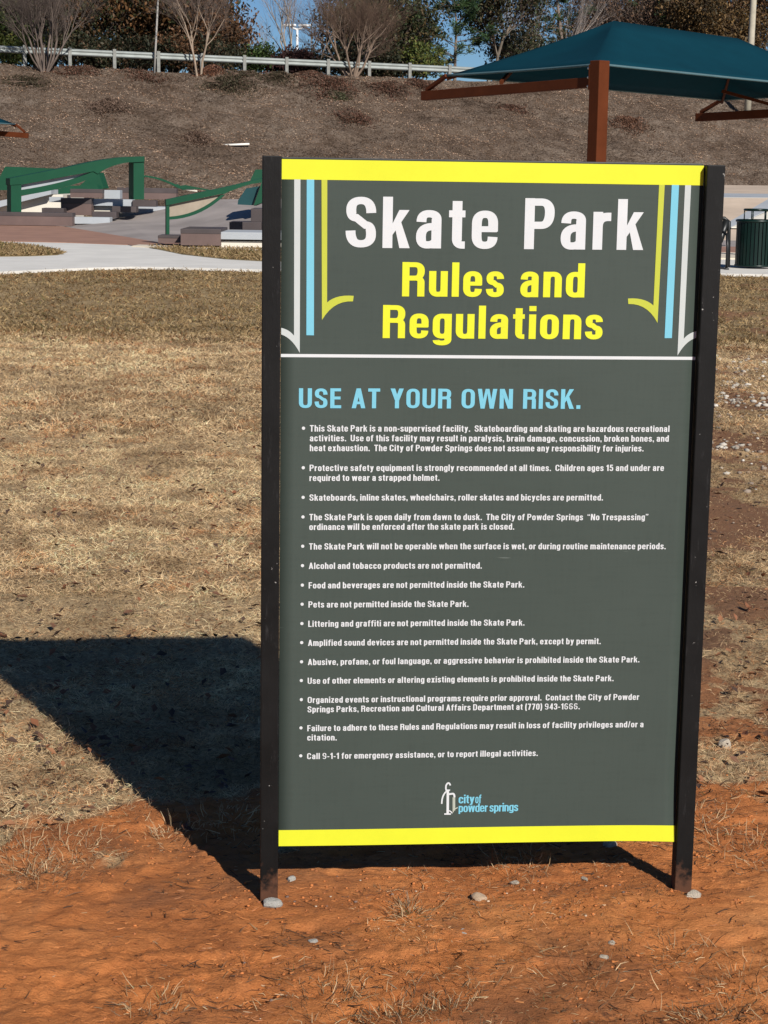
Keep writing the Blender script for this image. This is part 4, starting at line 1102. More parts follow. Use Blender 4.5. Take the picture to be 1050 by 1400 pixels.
gr3 = empty('grind_rail', tuple(at_y(215, 273, 63)))
Y3 = 62.6
arc = curve_pts((850, 172), (960, 178), (1070, 238), 8) + curve_pts((1110, 232), (1200, 250), (1300, 268), 4) + [(1300, 278)] + curve_pts((1190, 256), (1140, 258), (1075, 254), 4) + curve_pts((1060, 248), (960, 190), (850, 182), 8)
child(face_prism([k4(*p) for p in arc], Y3, 0.12, -0.3), 'top_rail', M_GREEN, gr3)
arc = [(1045, 228), (1062, 226), (1115, 258), (1095, 262)]
child(face_prism([k4(*p) for p in arc], Y3 + .01, 0.12, -0.3), 'curved_rail', M_GREEN, gr3)
child(face_prism([k4(*p) for p in ((1068, 240), (1180, 262), (1180, 272), (1110, 262))], Y3 + .05, 0.05, -0.3), 'infill_plate', M_WHITEC, gr3)
child(face_prism([k4(*p) for p in ((1285, 290), (1298, 290), (1298, 264), (1285, 264))], Y3 + .02, 0.1, -0.3), 'post', M_GREEN, gr3)
child(face_prism([k4(*p) for p in ((846, 290), (858, 290), (858, 172), (846, 172))], Y3 + .02, 0.1, -0.3), 'post', M_GREEN, gr3)
tag(gr3, 'thin arched green rail between the two larger rails', 'grind rail', 'green grind rails')
# leaning green ramps
rm1 = empty('steel_ramp', tuple(at_y(60, 268, 62.5)))
child(face_prism([k4(*p) for p in ((-40, 262), (-10, 200), (30, 122), (322, 134), (330, 150), (300, 200), (60, 262))], 62.0, 1.2, 0.2), 'deck', M_GREEN, rm1)
child(face_prism([k4(*p) for p in ((470, 240), (560, 165), (590, 158), (622, 252), (600, 256), (580, 236))], 61.4, 0.5, 0.2), 'end_panel', M_GREEN, rm1)
child(face_prism([k4(*p) for p in ((300, 268), (420, 236), (580, 232), (590, 256), (420, 258), (410, 300), (330, 284))], 61.0, 0.5, 0.2), 'sill', M_GREEN, rm1)
tag(rm1, 'green steel ramp behind the tall green rail at left edge', 'skate ramp', 'green steel ramps')
rm2 = empty('steel_ramp', tuple(at_y(352, 283, 46.5)))
child(face_prism([k5(*p) for p in ((895, 258), (935, 176), (1080, 172), (1080, 250))], 46.4, 0.7, 0.1), 'upper_panel', M_GREEN, rm2)
child(face_prism([k5(*p) for p in ((922, 450), (985, 262), (1080, 250), (1080, 400), (985, 425))], 46.2, 0.5, 0.1), 'side_panel', M_GREEN, rm2)
child(face_prism([k5(*p) for p in ((800, 440), (805, 406), (865, 318), (968, 300), (915, 446))], 46.5, 0.5, 0.1), 'lower_panel', simple('dark_teal_steel', (0.008, 0.05, 0.055), 0.45, 0.1, 2), rm2)
tag(rm2, 'green leaning steel ramp end just left of the sign', 'skate ramp', 'green steel ramps')
# white pipe on the bank
pa = None
for Y in np.arange(66, 90, .05):
    q = at_y(322, 198, Y)
    if q[2] < hill_z(q[0], q[1]) + .16: break
a = at_y(303, 198.6, Y); b_ = at_y(341, 197, Y)
tag(MB().tube([a, b_], 0.045, 10).build('drain_pipe', simple('white_pvc', (0.78, 0.75, 0.68), 0.5, 0.05, 2)), 'white plastic drain pipe lying on the embankment', 'pipe')

# ------------------------------------------------------------------ litter bin and bench
M_BIN = simple('dark_green_coating', (0.0022, 0.014, 0.010), 0.35, 0.15, 4, spec=0.4)
M_BLK = simple('black_coating', (0.012, 0.013, 0.013), 0.4, 0.2, 4, spec=0.4)
bb = at_z(1030, 366.5, 0.045); br = 0.335
bin_ = empty('litter_bin', (bb[0], bb[1], 0.045))
hb = 0.86
def ringpts(r, z, n=28): return [(r * math.cos(6.2832 * k / n), r * math.sin(6.2832 * k / n), z) for k in range(n)]
sl_ = MB()
for k in range(30):
    a = 6.2832 * k / 30
    Mx = Matrix.Rotation(a, 4, 'Z')
    sl_.box(br - .006, br + .006, -.026, .026, 0.04, hb, 0.003, Mx)
sl_.build('slats', M_BIN, bin_)
MB().tube(ringpts(br, 0.05), 0.02, 6, closed=True).build('base_ring', M_BIN, bin_)
MB().tube(ringpts(br + .004, hb), 0.028, 6, closed=True).build('top_ring', M_BIN, bin_)
b = bmesh.new(); bmesh.ops.create_cone(b, cap_ends=True, segments=28, radius1=br - .02, radius2=br - .02, depth=hb - .06); lme = bpy.data.meshes.new('liner'); b.to_mesh(lme); b.free()
link('liner', lme, M_BLK, bin_, (0, 0, hb / 2))
lid = MB().tube(ringpts(0.21, hb + 0.20), 0.022, 6, closed=True).build('lid_ring', M_BIN, bin_)
for k in range(5):
    a = 0.5 + 6.2832 * k / 5
    MB().tube([(0.21 * math.cos(a), 0.21 * math.sin(a), hb), (0.21 * math.cos(a), 0.21 * math.sin(a), hb + .2)], 0.011, 6).build('lid_stay', M_BIN, bin_)
tag(bin_, 'dark green slatted litter bin with raised ring lid at right edge', 'litter bin')
# bench: its right end shows between the sign and the bin
be = at_z(985, 368, 0.045)
bench = empty('park_bench', (be[0] - 0.86, be[1] + 0.1, 0.045), R(4))
sb = MB(); bk = MB()
for k in range(9): sb.bar((-0.9, -0.24 + k * 0.055, 0.43), (0.9, -0.24 + k * 0.055, 0.43 - 0.002 * k), 0.04, 0.012)
for k in range(8): bk.bar((-0.9, 0.26 + k * 0.02, 0.50 + k * 0.05), (0.9, 0.26 + k * 0.02, 0.50 + k * 0.05), 0.012, 0.04)
sb.build('seat', M_BLK, bench); bk.build('backrest', M_BLK, bench)
for sx in (-0.86, 0.93):
    MB().tube([(sx, -0.28, 0.0), (sx, -0.28, 0.42), (sx, -0.2, 0.62), (sx, 0.10, 0.66), (sx, 0.26, 0.66)], 0.025, 8).build('armrest', M_BLK, bench)
    MB().tube([(sx, 0.30, 0.0), (sx, 0.24, 0.42), (sx, 0.33, 0.66), (sx, 0.45, 0.92)], 0.028, 8).build('leg', M_BLK, bench)
    MB().box(sx - .03, sx + .03, -.36, .40, 0.0, 0.03, 0.006).build('foot', M_BLK, bench)
MB().tube([(0.80, 0.38, 0.90), (1.02, 0.38, 0.90), (1.10, 0.36, 0.84), (1.12, 0.34, 0.02)], 0.034, 8).build('end_loop', M_BLK, bench)
bs = MB()
bs.tube([(1.06, 0.37, 0.87), (0.99, 0.34, 0.66), (0.93, 0.30, 0.50), (0.82, 0.2, 0.44)], 0.065, 8); bs.build('end_strap', M_BLK, bench)
tag(bench, 'black metal park bench mostly hidden behind the right signpost', 'bench')

# ------------------------------------------------------------------ THE SIGN
sign = empty('rules_sign', (0, 0, 0), SIGN_YAW)
tag(sign, 'large dark grey skate park rules board between two black posts', 'sign')
PW, Z0, Z1 = 0.457, 0.1223, 1.6571

def panel_material():
    m, t, b, N, L = new_mat('sign_vinyl_grey')
    P = N.new('ShaderNodeTexCoord').outputs['Object']
    n = noise(N, L, 2.0, 5, 0.6, P)
    r = ramp(N, L, n.outputs[0], [(0.3, (0.045, 0.059, 0.051)), (0.7, (0.050, 0.065, 0.056))])
    mp = N.new('ShaderNodeMapping'); mp.inputs['Scale'].default_value = (120, 1, 10); L.new(P, mp.inputs[0])
    w1 = noise(N, L, 1.0, 2, 0.5, mp.outputs[0])
    mp2 = N.new('ShaderNodeMapping'); mp2.inputs['Scale'].default_value = (10, 1, 120); L.new(P, mp2.inputs[0])
    w2 = noise(N, L, 1.0, 2, 0.5, mp2.outputs[0])
    a = N.new('ShaderNodeMath'); a.operation = 'ADD'; L.new(w1.outputs[0], a.inputs[0]); L.new(w2.outputs[0], a.inputs[1])
    wr = ramp(N, L, a.outputs[0], [(0.7, (0.965, 0.965, 0.965)), (1.0, (1.03, 1.03, 1.03))])
    c = mix(N, L, 1.0, r.outputs[0], wr.outputs[0], 'MULTIPLY')
    # hairline scratches
    mp3 = N.new('ShaderNodeMapping'); mp3.inputs['Rotation'].default_value = (0, 0.5, 0); mp3.inputs['Scale'].default_value = (7, 1, 90); L.new(P, mp3.inputs[0])
    s = noise(N, L, 1.0, 2, 0.4, mp3.outputs[0]); sr = ramp(N, L, s.outputs[0], [(0.775, (0, 0, 0)), (0.80, (0.5, 0.5, 0.5))])
    c = mix(N, L, sr.outputs[0], c, (0.2, 0.22, 0.2))
    L.new(c, b.inputs['Base Color']); b.inputs['Roughness'].default_value = 0.5; b.inputs['Specular IOR Level'].default_value = 0.2
    wv = noise(N, L, 3.0, 2, 0.5, P); bump(N, L, b, wv.outputs[0], 0.12, 0.03)
    return m
def vinyl(name, c, var=0.04):
    m, t, b, N, L = new_mat(name)
    P = N.new('ShaderNodeTexCoord').outputs['Object']
    n = noise(N, L, 5.0, 6, 0.7, P)
    r = ramp(N, L, n.outputs[0], [(0.25, tuple(x * (1 - var * 2) for x in c)), (0.6, c)])
    sp = noise(N, L, 45, 3, 0.5, P); spr = ramp(N, L, sp.outputs[0], [(0.76, (0, 0, 0)), (0.82, (0.35, 0.35, 0.35))])
    cc = mix(N, L, spr.outputs[0], r.outputs[0], tuple(x * 0.62 for x in c))
    L.new(cc, b.inputs['Base Color']); b.inputs['Roughness'].default_value = 0.5; b.inputs['Specular IOR Level'].default_value = 0.2
    return m
M_PANEL = panel_material()
V_WHITE = vinyl('white_vinyl', (0.585, 0.605, 0.615)); V_YEL = vinyl('yellow_vinyl', (0.635, 0.66, 0.03)); V_BLUE = vinyl('light_blue_vinyl', (0.165, 0.46, 0.58))
V_LIME = vinyl('lime_vinyl', (0.44, 0.475, 0.052)); V_GREYW = vinyl('soft_white_vinyl', (0.47, 0.505, 0.495)); V_LOGO_G = vinyl('logo_grey_vinyl', (0.42, 0.45, 0.38))
# board with a gentle warp and one sprung corner
def warp(u, v):
    c = max(0, (u - 0.30) / 0.157) * max(0, (0.32 - v) / 0.2)
    return 0.0015 * math.sin(u * 7 + v * 3) - 0.010 * min(1.0, c) ** 2
def board(name, u0, u1, v0, v1, off, mat, parent, th=0.0, nu=30, nv=46):
    us = np.linspace(u0, u1, nu); vs_ = np.linspace(v0, v1, nv)
    V = [(u, warp(u, v) + off, v) for v in vs_ for u in us]
    F = [[j * nu + i, j * nu + i + 1, (j + 1) * nu + i + 1, (j + 1) * nu + i] for j in range(nv - 1) for i in range(nu - 1)]
    o = link(name, npmesh(name, V, F, True), mat, parent)
    if th:
        s = o.modifiers.new('thick', 'SOLIDIFY'); s.thickness = th; s.offset = -1
    return o
panel = board('panel', -PW, PW, Z0, Z1, 0.0, M_PANEL, sign, th=0.006)
ztop = pan(385, 245)[1]; zbot = pan(380, 1134.8)[1]
board('top_band', -PW + .0006, PW - .0006, ztop, Z1 - .0006, -0.0006, V_YEL, panel, nv=6)
board('bottom_band', -PW + .0006, PW - .0006, Z0 + .0006, zbot, -0.0006, V_YEL, panel, nv=6)
board('divider_line', -PW + .0006, PW - .0006, pan(400, 488.3)[1], pan(400, 484.0)[1], -0.0006, V_WHITE, panel, nv=3)
bk_ = MB(); bk_.box(-PW, PW, 0.0085, 0.026, Z1 - 0.03, Z1 + 0.004, 0.002); bk_.build('top_batten', simple('black_batten', (0.012, 0.012, 0.012), 0.5, 0.2, 8), sign)

class Ink:
    """flat vinyl shapes laid on the board, each a hair above the one before"""
    def __init__(self): self.V, self.Q, self.n = [], [], 0
    def strip(self, A, B, h):
        o = len(self.V)
        for (a, b_) in zip(A, B):
            self.V.append((a[0], warp(*a) - h, a[1])); self.V.append((b_[0], warp(*b_) - h, b_[1]))
        for i in range(len(A) - 1): self.Q.append([o + 2 * i, o + 2 * i + 1, o + 2 * i + 3, o + 2 * i + 2])
    def quad(self, p, h):
        self.strip([p[0], p[1]], [p[3], p[2]], h)
    def build(self, name, mat, parent): return link(name, npmesh(name, self.V, self.Q, False), mat, parent)

# --- a condensed bold sans drawn with strokes: x right, y up, cap height 1
Sw, St = 0.195, 0.150
def G(w, *strokes): return (w, strokes)
XH = 0.745
a_, c_ = 0.0975, 0.4225      # stem centre lines of a 0.52 wide letter
t_ = XH - 0.068              # centre of the top stroke of small letters
b0 = 0.068
bowlL = [('M', a_, .5), ('V', .26, t_), ('H', c_, .49), ('L', c_, .255), ('V', .26, b0), ('H', a_, .245)]
bowlR = [('M', c_, .5), ('V', .26, t_), ('H', a_, .49), ('L', a_, .255), ('V', .26, b0), ('H', c_, .245)]
def vst(x, y0, y1): return [('M', x, y0), ('L', x, y1)]
def hst(y, x0, x1, w=None): return [('W', w or 0.135), ('M', x0, y), ('L', x1, y)]
def P(*p): return [('P', p)]
GL = {
 'a': G(.52, [('M', .105, .515), ('V', .255, t_), ('H', .405, .56), ('L', .405, 0.0)], [('M', .405, .425), ('L', .33, .425), ('H', .1, .225), ('V', .225, b0), ('H', .405, .21)]),
 'b': G(.52, vst(a_, 0, 1), bowlL), 'd': G(.52, vst(c_, 0, 1), bowlR), 'p': G(.52, vst(a_, -.2, XH), bowlL), 'q': G(.52, vst(c_, -.2, XH), bowlR),
 'c': G(.50, [('M', .405, .475), ('V', .255, t_), ('H', a_, .49), ('L', a_, .255), ('V', .255, b0), ('H', .405, .275)]),
 'e': G(.52, [('M', .418, .235), ('V', .26, b0), ('H', a_, .255), ('L', a_, .49), ('V', .26, t_), ('H', c_, .49), ('L', c_, .34)], hst(.385, .1, .5, .115)),
 'f': G(.37, [('M', .165, 0), ('L', .165, .76), ('V', .31, .928), ('L', .375, .928)], hst(.68, .0, .36)),
 'g': G(.52, [('M', c_, XH), ('L', c_, -.02), ('V', .255, -.138), ('H', .105, -.05)], bowlR),
 'h': G(.51, vst(a_, 0, 1), [('M', a_, .5), ('V', .265, t_), ('H', .4125, .51), ('L', .4125, 0)]),
 'i': G(.195, vst(a_, 0, XH), vst(a_, .845, 1)), 'j': G(.22, [('M', .12, XH), ('L', .12, -.07), ('V', .03, -.14), ('L', -.02, -.14)], vst(.12, .845, 1)),
 'k': G(.53, vst(a_, 0, 1), P((.17, .22), (.17, .43), (.325, XH), (.525, XH)), P((.235, .44), (.345, .56), (.54, 0), (.335, 0))),
 'l': G(.195, vst(a_, 0, 1)),
 'm': G(.80, vst(a_, 0, XH), [('M', a_, .5), ('V', .255, t_), ('H', .40, .52), ('L', .40, 0)], [('M', .40, .5), ('V', .56, t_), ('H', .7025, .52), ('L', .7025, 0)]),
 'n': G(.51, vst(a_, 0, XH), [('M', a_, .5), ('V', .265, t_), ('H', .4125, .51), ('L', .4125, 0)]),
 'o': G(.52, [('M', a_, .37), ('L', a_, .49), ('V', .26, t_), ('H', c_, .49), ('L', c_, .255), ('V', .26, b0), ('H', a_, .255), ('L', a_, .37)]),
 'r': G(.36, vst(a_, 0, XH), [('W', .165), ('M', a_, .45), ('V', .30, .648), ('L', .36, .648)]),
 's': G(.48, [('M', .385, .525), ('V', .24, t_), ('H', .1, .545), ('V', .2, .42), ('L', .285, .345), ('H', .385, .205), ('V', .24, b0), ('H', .09, .235)]),
 't': G(.33, [('M', .165, .93), ('L', .165, .20), ('V', .28, .07), ('L', .325, .07)], hst(.68, .0, .325)),
 'u': G(.51, [('M', a_, XH), ('L', a_, .24), ('V', .245, b0), ('H', .4125, .24)], vst(.4125, 0, XH)),
 'v': G(.52, P((0, XH), (.2, XH), (.355, 0), (.175, 0)), P((.32, XH), (.52, XH), (.345, 0), (.165, 0))),
 'w': G(.78, P((0, XH), (.19, XH), (.305, 0), (.125, 0)), P((.29, XH), (.44, XH), (.30, 0), (.13, 0)), P((.34, XH), (.49, XH), (.65, 0), (.48, 0)), P((.59, XH), (.78, XH), (.655, 0), (.475, 0))),
 'x': G(.52, P((.01, XH), (.215, XH), (.51, 0), (.305, 0)), P((.305, XH), (.51, XH), (.215, 0), (.01, 0))),
 'y': G(.52, P((0, XH), (.2, XH), (.355, .02), (.19, -.02)), P((.32, XH), (.52, XH), (.30, -.12), (.12, -.06)), [('M', .22, -.08), ('V', .12, -.138), ('L', .04, -.138)]),
 'z': G(.45, hst(.675, .02, .43, .14), hst(.07, .02, .44, .14), P((.01, .13), (.22, .13), (.43, .62), (.22, .62))),
 'A': G(.64, P((0, 0), (.2, 0), (.415, 1), (.22, 1)), P((.44, 0), (.64, 0), (.42, 1), (.225, 1)), hst(.27, .15, .49)),
 'C': G(.61, [('M', .505, .66), ('V', .305, .922), ('H', .1, .68), ('L', .1, .32), ('V', .305, .078), ('H', .505, .35)]),
 'D': G(.61, vst(.1, 0, 1), [('M', .1, .925), ('L', .27, .925), ('H', .51, .68), ('L', .51, .32), ('V', .27, .075), ('L', .1, .075)]),
 'E': G(.52, vst(.1, 0, 1), hst(.925, .1, .5, .15), hst(.515, .1, .48, .145), hst(.075, .1, .515, .15)),
 'F': G(.50, vst(.1, 0, 1), hst(.925, .1, .5, .15), hst(.50, .1, .46, .145)),
 'I': G(.2, vst(.1, 0, 1)),
 'K': G(.62, vst(.1, 0, 1), P((.18, .28), (.18, .52), (.395, 1), (.61, 1)), P((.245, .52), (.375, .66), (.63, 0), (.41, 0))),
 'L': G(.49, vst(.1, 0, 1), hst(.075, .1, .485, .15)),
 'N': G(.62, vst(.095, 0, 1), vst(.525, 0, 1), P((.05, 1), (.225, 1), (.57, 0), (.395, 0))),
 'O': G(.63, [('M', .1, .5), ('L', .1, .68), ('V', .315, .922), ('H', .53, .68), ('L', .53, .32), ('V', .315, .078), ('H', .1, .32), ('L', .1, .5)]),
 'P': G(.60, vst(.1, 0, 1), [('M', .1, .925), ('L', .32, .925), ('H', .5, .72), ('V', .32, .47), ('L', .1, .47)]),
 'R': G(.62, vst(.1, 0, 1), [('M', .1, .925), ('L', .34, .925), ('H', .515, .74), ('V', .34, .535), ('L', .1, .535)], [('M', .36, .535), ('H', .515, .40), ('L', .515, 0)]),
 'S': G(.60, [('M', .50, .68), ('V', .30, .922), ('H', .105, .74), ('V', .21, .585), ('L', .39, .445), ('H', .5, .265), ('V', .295, .078), ('H', .095, .335)]),
 'T': G(.56, vst(.28, 0, 1), hst(.92, .0, .56, .16)),
 'U': G(.61, [('M', .1, 1), ('L', .1, .29), ('V', .305, .078), ('H', .51, .29), ('L', .51, 1)]),
 'W': G(.92, P((0, 1), (.2, 1), (.335, 0), (.15, 0)), P((.37, 1), (.5, 1), (.34, 0), (.18, 0)), P((.42, 1), (.55, 1), (.74, 0), (.58, 0)), P((.72, 1), (.92, 1), (.77, 0), (.585, 0))),
 'Y': G(.62, vst(.31, 0, .45), P((0, 1), (.215, 1), (.41, .38), (.215, .38)), P((.405, 1), (.62, 1), (.405, .38), (.21, .38))),
 '0': G(.54, [('M', .1, .5), ('L', .1, .7), ('V', .27, .925), ('H', .44, .7), ('L', .44, .3), ('V', .27, .075), ('H', .1, .3), ('L', .1, .5)]),
 '1': G(.38, vst(.27, 0, 1), P((.02, .70), (.02, .82), (.27, .96), (.27, .70))),
 '3': G(.53, [('M', .1, .70), ('V', .265, .925), ('H', .425, .74), ('V', .3, .53), ('L', .2, .53)], [('M', .25, .53), ('H', .435, .31), ('V', .265, .075), ('H', .095, .30)]),
 '4': G(.54, vst(.39, 0, 1), hst(.27, .0, .54, .14), P((.0, .2), (.16, .28), (.42, 1), (.28, 1))),
 '5': G(.53, [('M', .48, .925), ('L', .15, .925), ('L', .13, .50)], [('M', .13, .54), ('V', .28, .62), ('H', .435, .40), ('L', .435, .29), ('V', .265, .075), ('H', .095, .27)]),
 '6': G(.60, [('X', .16), ('W', .115), ('M', .475, .80), ('V', .295, .935), ('H', .1, .66), ('L', .1, .3), ('V', .295, .065), ('H', .49, .29), ('L', .49, .34), ('V', .295, .54), ('H', .1, .34)]),
 '7': G(.51, hst(.92, .02, .5, .15), P((.10, 0), (.30, 0), (.5, .9), (.30, .9))),
 '9': G(.60, [('X', .16), ('W', .115), ('M', .125, .19), ('V', .295, .065), ('H', .49, .34), ('L', .49, .7), ('V', .295, .935), ('H', .1, .71), ('L', .1, .66), ('V', .295, .46), ('H', .49, .66)]),
 '.': G(.19, P((.0, 0), (.19, 0), (.19, .185), (0, .185))), ',': G(.19, P((.0, 0), (.19, 0), (.19, .185), (0, .185)), P((.06, -.16), (.12, -.16), (.19, .02), (.10, .02))),
 '-': G(.30, hst(.37, .0, .30, .15)), '/': G(.34, P((0, -.02), (.15, -.02), (.34, 1.02), (.19, 1.02))),
 '(': G(.27, [('W', .17), ('M', .21, 1.02), ('H', .1, .6), ('L', .1, .26), ('V', .21, -.18)]), ')': G(.27, [('W', .17), ('M', .06, 1.02), ('H', .17, .6), ('L', .17, .26), ('V', .06, -.18)]),
 '\u201c': G(.40, P((.0, .70), (.16, .70), (.16, .86), (.04, 1.0)), P((.22, .70), (.38, .70), (.38, .86), (.26, 1.0))), '\u201d': G(.40, P((.02, .70), (.16, .86), (.16, 1.0), (0, 1.0)), P((.24, .70), (.38, .86), (.38, 1.0), (.22, 1.0))),
}
# parenthesis arcs are shallow: plain polylines read better
GL['('] = G(.26, [('M', .20, 1.02), ('L', .12, .80), ('L', .09, .42), ('L', .12, .04), ('L', .20, -.18)])
GL[')'] = G(.26, [('M', .06, 1.02), ('L', .14, .80), ('L', .17, .42), ('L', .14, .04), ('L', .06, -.18)])
def path_points(cmds, n=9):
    pts = []; sw = None; vw = None
    for c in cmds:
        k = c[0]
        if k == 'W': sw = c[1]; continue
        if k == 'X': vw = c[1]; continue
        x, y = c[1], c[2]
        if k in 'ML': pts.append((x, y)); continue
        x0, y0 = pts[-1]
        e = 2 / 2.35
        for i in range(1, n + 1):
            t = math.pi / 2 * i / n
            s_, co = math.sin(t) ** e, max(0, math.cos(t)) ** e
            if k == 'V': pts.append((x0 + (x - x0) * (1 - co), y0 + (y - y0) * s_))
            else: pts.append((x0 + (x - x0) * s_, y0 + (y - y0) * (1 - co)))
    return pts, sw, vw
def stroke_outline(pts, wv, wh):
    p = np.array(pts); n = len(p)
    keep = [0] + [i for i in range(1, n) if np.hypot(*(p[i] - p[i - 1])) > 1e-5]
    p = p[keep]; n = len(p)
    d = np.diff(p, axis=0); d /= np.hypot(d[:, 0], d[:, 1])[:, None]
    nn = np.stack([-d[:, 1], d[:, 0]], -1)
    N = np.empty_like(p); N[0] = nn[0]; N[-1] = nn[-1]
    N[1:-1] = nn[:-1] + nn[1:]
    ln = np.hypot(N[:, 0], N[:, 1]); N = N / ln[:, None]
    half = np.sqrt((wv / 2 * N[:, 0]) ** 2 + (wh / 2 * N[:, 1]) ** 2)
    mit = np.ones(n); mit[1:-1] = 1 / np.clip((N[1:-1] * nn[1:]).sum(1), 0.75, 1)
    o = N * (half * mit)[:, None]
    return p + o, p - o
def text_width(s, track, space): 
    w = 0
    for ch in s: w += space if ch == ' ' else GL[ch][0] + track
    return w - track
def write(ink, s, u0, v0, u1, cap, track=0.11, space=0.30, bold=1.0, v1=None, words=None):
    tw = text_width(s, track, space); sx = (u1 - u0) / tw; x = 0.0
    v1 = v0 if v1 is None else v1
    def T(q): 
        return (u0 + q[0] * sx, v0 + (v1 - v0) * q[0] / tw + q[1] * cap)
    for ch in s:
        if ch == ' ':
            x += space
            if words is not None: ink = Ink(); words.append(ink)
            continue
        w, strokes = GL[ch]
        for si, st in enumerate(strokes):
            h = 0.0010 + 0.00008 * si
            if st[0][0] == 'P':
                ink.quad([T((x + a, b_)) for a, b_ in st[0][1]], h)
            else:
                pts, sw, vw = path_points(st)
                A, B = stroke_outline(pts, (vw or Sw) * bold, (sw or 0.142) * bold)
                ink.strip([T((x + a, b_)) for a, b_ in A], [T((x + a, b_)) for a, b_ in B], h)
        x += w + track
def line(ink, s, x0, y0, x1, y1, cap, **k):
    u0, v0 = pan(x0, y0); u1, v1 = pan(x1, y1); write(ink, s, u0, v0, u1, cap, v1=v1, **k)
capof = lambda px, y0, y1: pan(px, y0)[1] - pan(px, y1)[1]
hd = [Ink()]; line(hd[0], 'Skate Park', 472.4, 338.6, 878.5, 341.8, capof(541, 268.7, 338.8), track=.13, space=.40, words=hd)
for k in hd: k.build('headline_word', V_WHITE, panel)
sb_ = [Ink(), Ink()]; line(sb_[0], 'Rules and', 549.4, 405.2, 798.5, 406.6, capof(555, 358.3, 405.3), track=.115, space=.34, words=sb_)
line(sb_[1], 'Regulations', 523, 462.2, 823, 463.8, capof(530, 417, 462.3), track=.115)
for k in sb_: k.build('subtitle_word', V_YEL, panel)
wn = [Ink()]; line(wn[0], 'USE AT YOUR OWN RISK.', 408.5, 558, 793, 558.8, capof(410, 530.8, 558), track=.125, space=.36, words=wn)
for k in wn: k.build('warning_word', V_BLUE, panel)
RULES = [
 ('This Skate Park is a non-supervised facility.  Skateboarding and skating are hazardous recreational', 423.5, 590, 915, 590.4, 1),
 ('activities.  Use of this facility may result in paralysis, brain damage, concussion, broken bones, and', 423.5, 603.3, 914, 603.7, 0),
 ('heat exhaustion.  The City of Powder Springs does not assume any responsibility for injuries.', 423.5, 616.8, 879.5, 617, 0),
 ('Protective safety equipment is strongly recommended at all times.  Children ages 15 and under are', 423.2, 644, 907.3, 643.7, 1),
 ('required to wear a strapped helmet.', 423, 657.6, 600.8, 657.3, 0),
 ('Skateboards, inline skates, wheelchairs, roller skates and bicycles are permitted.', 423, 684.5, 824, 684, 1),
 ('The Skate Park is open daily from dawn to dusk.  The City of Powder Springs  \u201cNo Trespassing\u201d', 422.8, 711.2, 886, 710.9, 1),
 ('ordinance will be enforced after the skate park is closed.', 422.8, 724.5, 702.9, 724, 0),
 ('The Skate Park will not be operable when the surface is wet, or during routine maintenance periods.', 422.4, 751.2, 909.7, 750.6, 1),
 ('Alcohol and tobacco products are not permitted.', 422.1, 777.7, 658.7, 777.4, 1),
 ('Food and beverages are not permitted inside the Skate Park.', 421.9, 804.3, 716.6, 803.2, 1),
 ('Pets are not permitted inside the Skate Park.', 421.6, 830.4, 640.5, 829.8, 1),
 ('Littering and graffiti are not permitted inside the Skate Park.', 421.3, 856.8, 717, 855.2, 1),
 ('Amplified sound devices are not permitted inside the Skate Park, except by permit.', 421, 882.8, 821, 880.4, 1),
 ('Abusive, profane, or foul language, or aggressive behavior is prohibited inside the Skate Park.', 420.8, 909, 873.8, 905.2, 1),
 ('Use of other elements or altering existing elements is prohibited inside the Skate Park.', 420.5, 934.6, 838.6, 931, 1),
 ('Organized events or instructional programs require prior approval.  Contact the City of Powder', 420.5, 960.7, 873.5, 956.5, 1),
 ('Springs Parks, Recreation and Cultural Affairs Department at (770) 943-1666.', 420.3, 973.6, 792.5, 969.6, 0),
 ('Failure to adhere to these Rules and Regulations may result in loss of facility privileges and/or a', 420, 999.3, 879.5, 993.9, 1),
 ('citation.', 420, 1012, 460.3, 1011.9, 0),
 ('Call 9-1-1 for emergency assistance, or to report illegal activities.', 419.7, 1037.5, 735.2, 1033.6, 1),
]
rl = Ink()
cap_b = capof(425, 581.2, 590)
for s, x0, y0, x1, y1, bullet in RULES:
    line(rl, s, x0, y0, x1, y1, cap_b, track=.12, space=.26, bold=0.99)
    if bullet:
        bu, bv = pan(x0 - 8.6, y0 - 4.6); r = 0.0036; A = []; B = []
        for i in range(9):
            t = math.pi * i / 8; A.append((bu + r * math.cos(t), bv + r * math.sin(t))); B.append((bu + r * math.cos(t), bv - r * math.sin(t)))
        rl.strip(A, B, 0.001)
rl.build('rule_lettering', V_WHITE, panel)
# corner stripes
def stripe_curve(ink, outer, inner): ink.strip([pan(*p) for p in outer], [pan(*p) for p in inner], 0.0009)
def qb(a, b_, c, n=8): return curve_pts(a, b_, c, n)
def mirror(ink_pts): return [(-u, v) for u, v in ink_pts]
shapes = {
 'white_stripe': (V_GREYW, [([(402.3, 245.3), (402.0, 459)], [(410.8, 245.4), (409.8, 482.5)]),
                            (qb((402.0, 459), (395.5, 450.5), (384.2, 448.2)), qb((409.8, 482.5), (399, 461.5), (384.0, 457.2)))]),
 'blue_stripe': (V_BLUE, [([(419.4, 245.5), (418.9, 458.3)], [(429.6, 245.6), (429.2, 458.5)])]),
 'lime_stripe': (V_LIME, [([(439.6, 245.7), (440.2, 437.5)], [(447.5, 245.8), (447.2, 413.5)]),
                          (qb((447.2, 413.5), (460, 402.3), (483.6, 404.5)), qb((440.2, 437.5), (456, 410.5), (482.6, 412)))]),
}
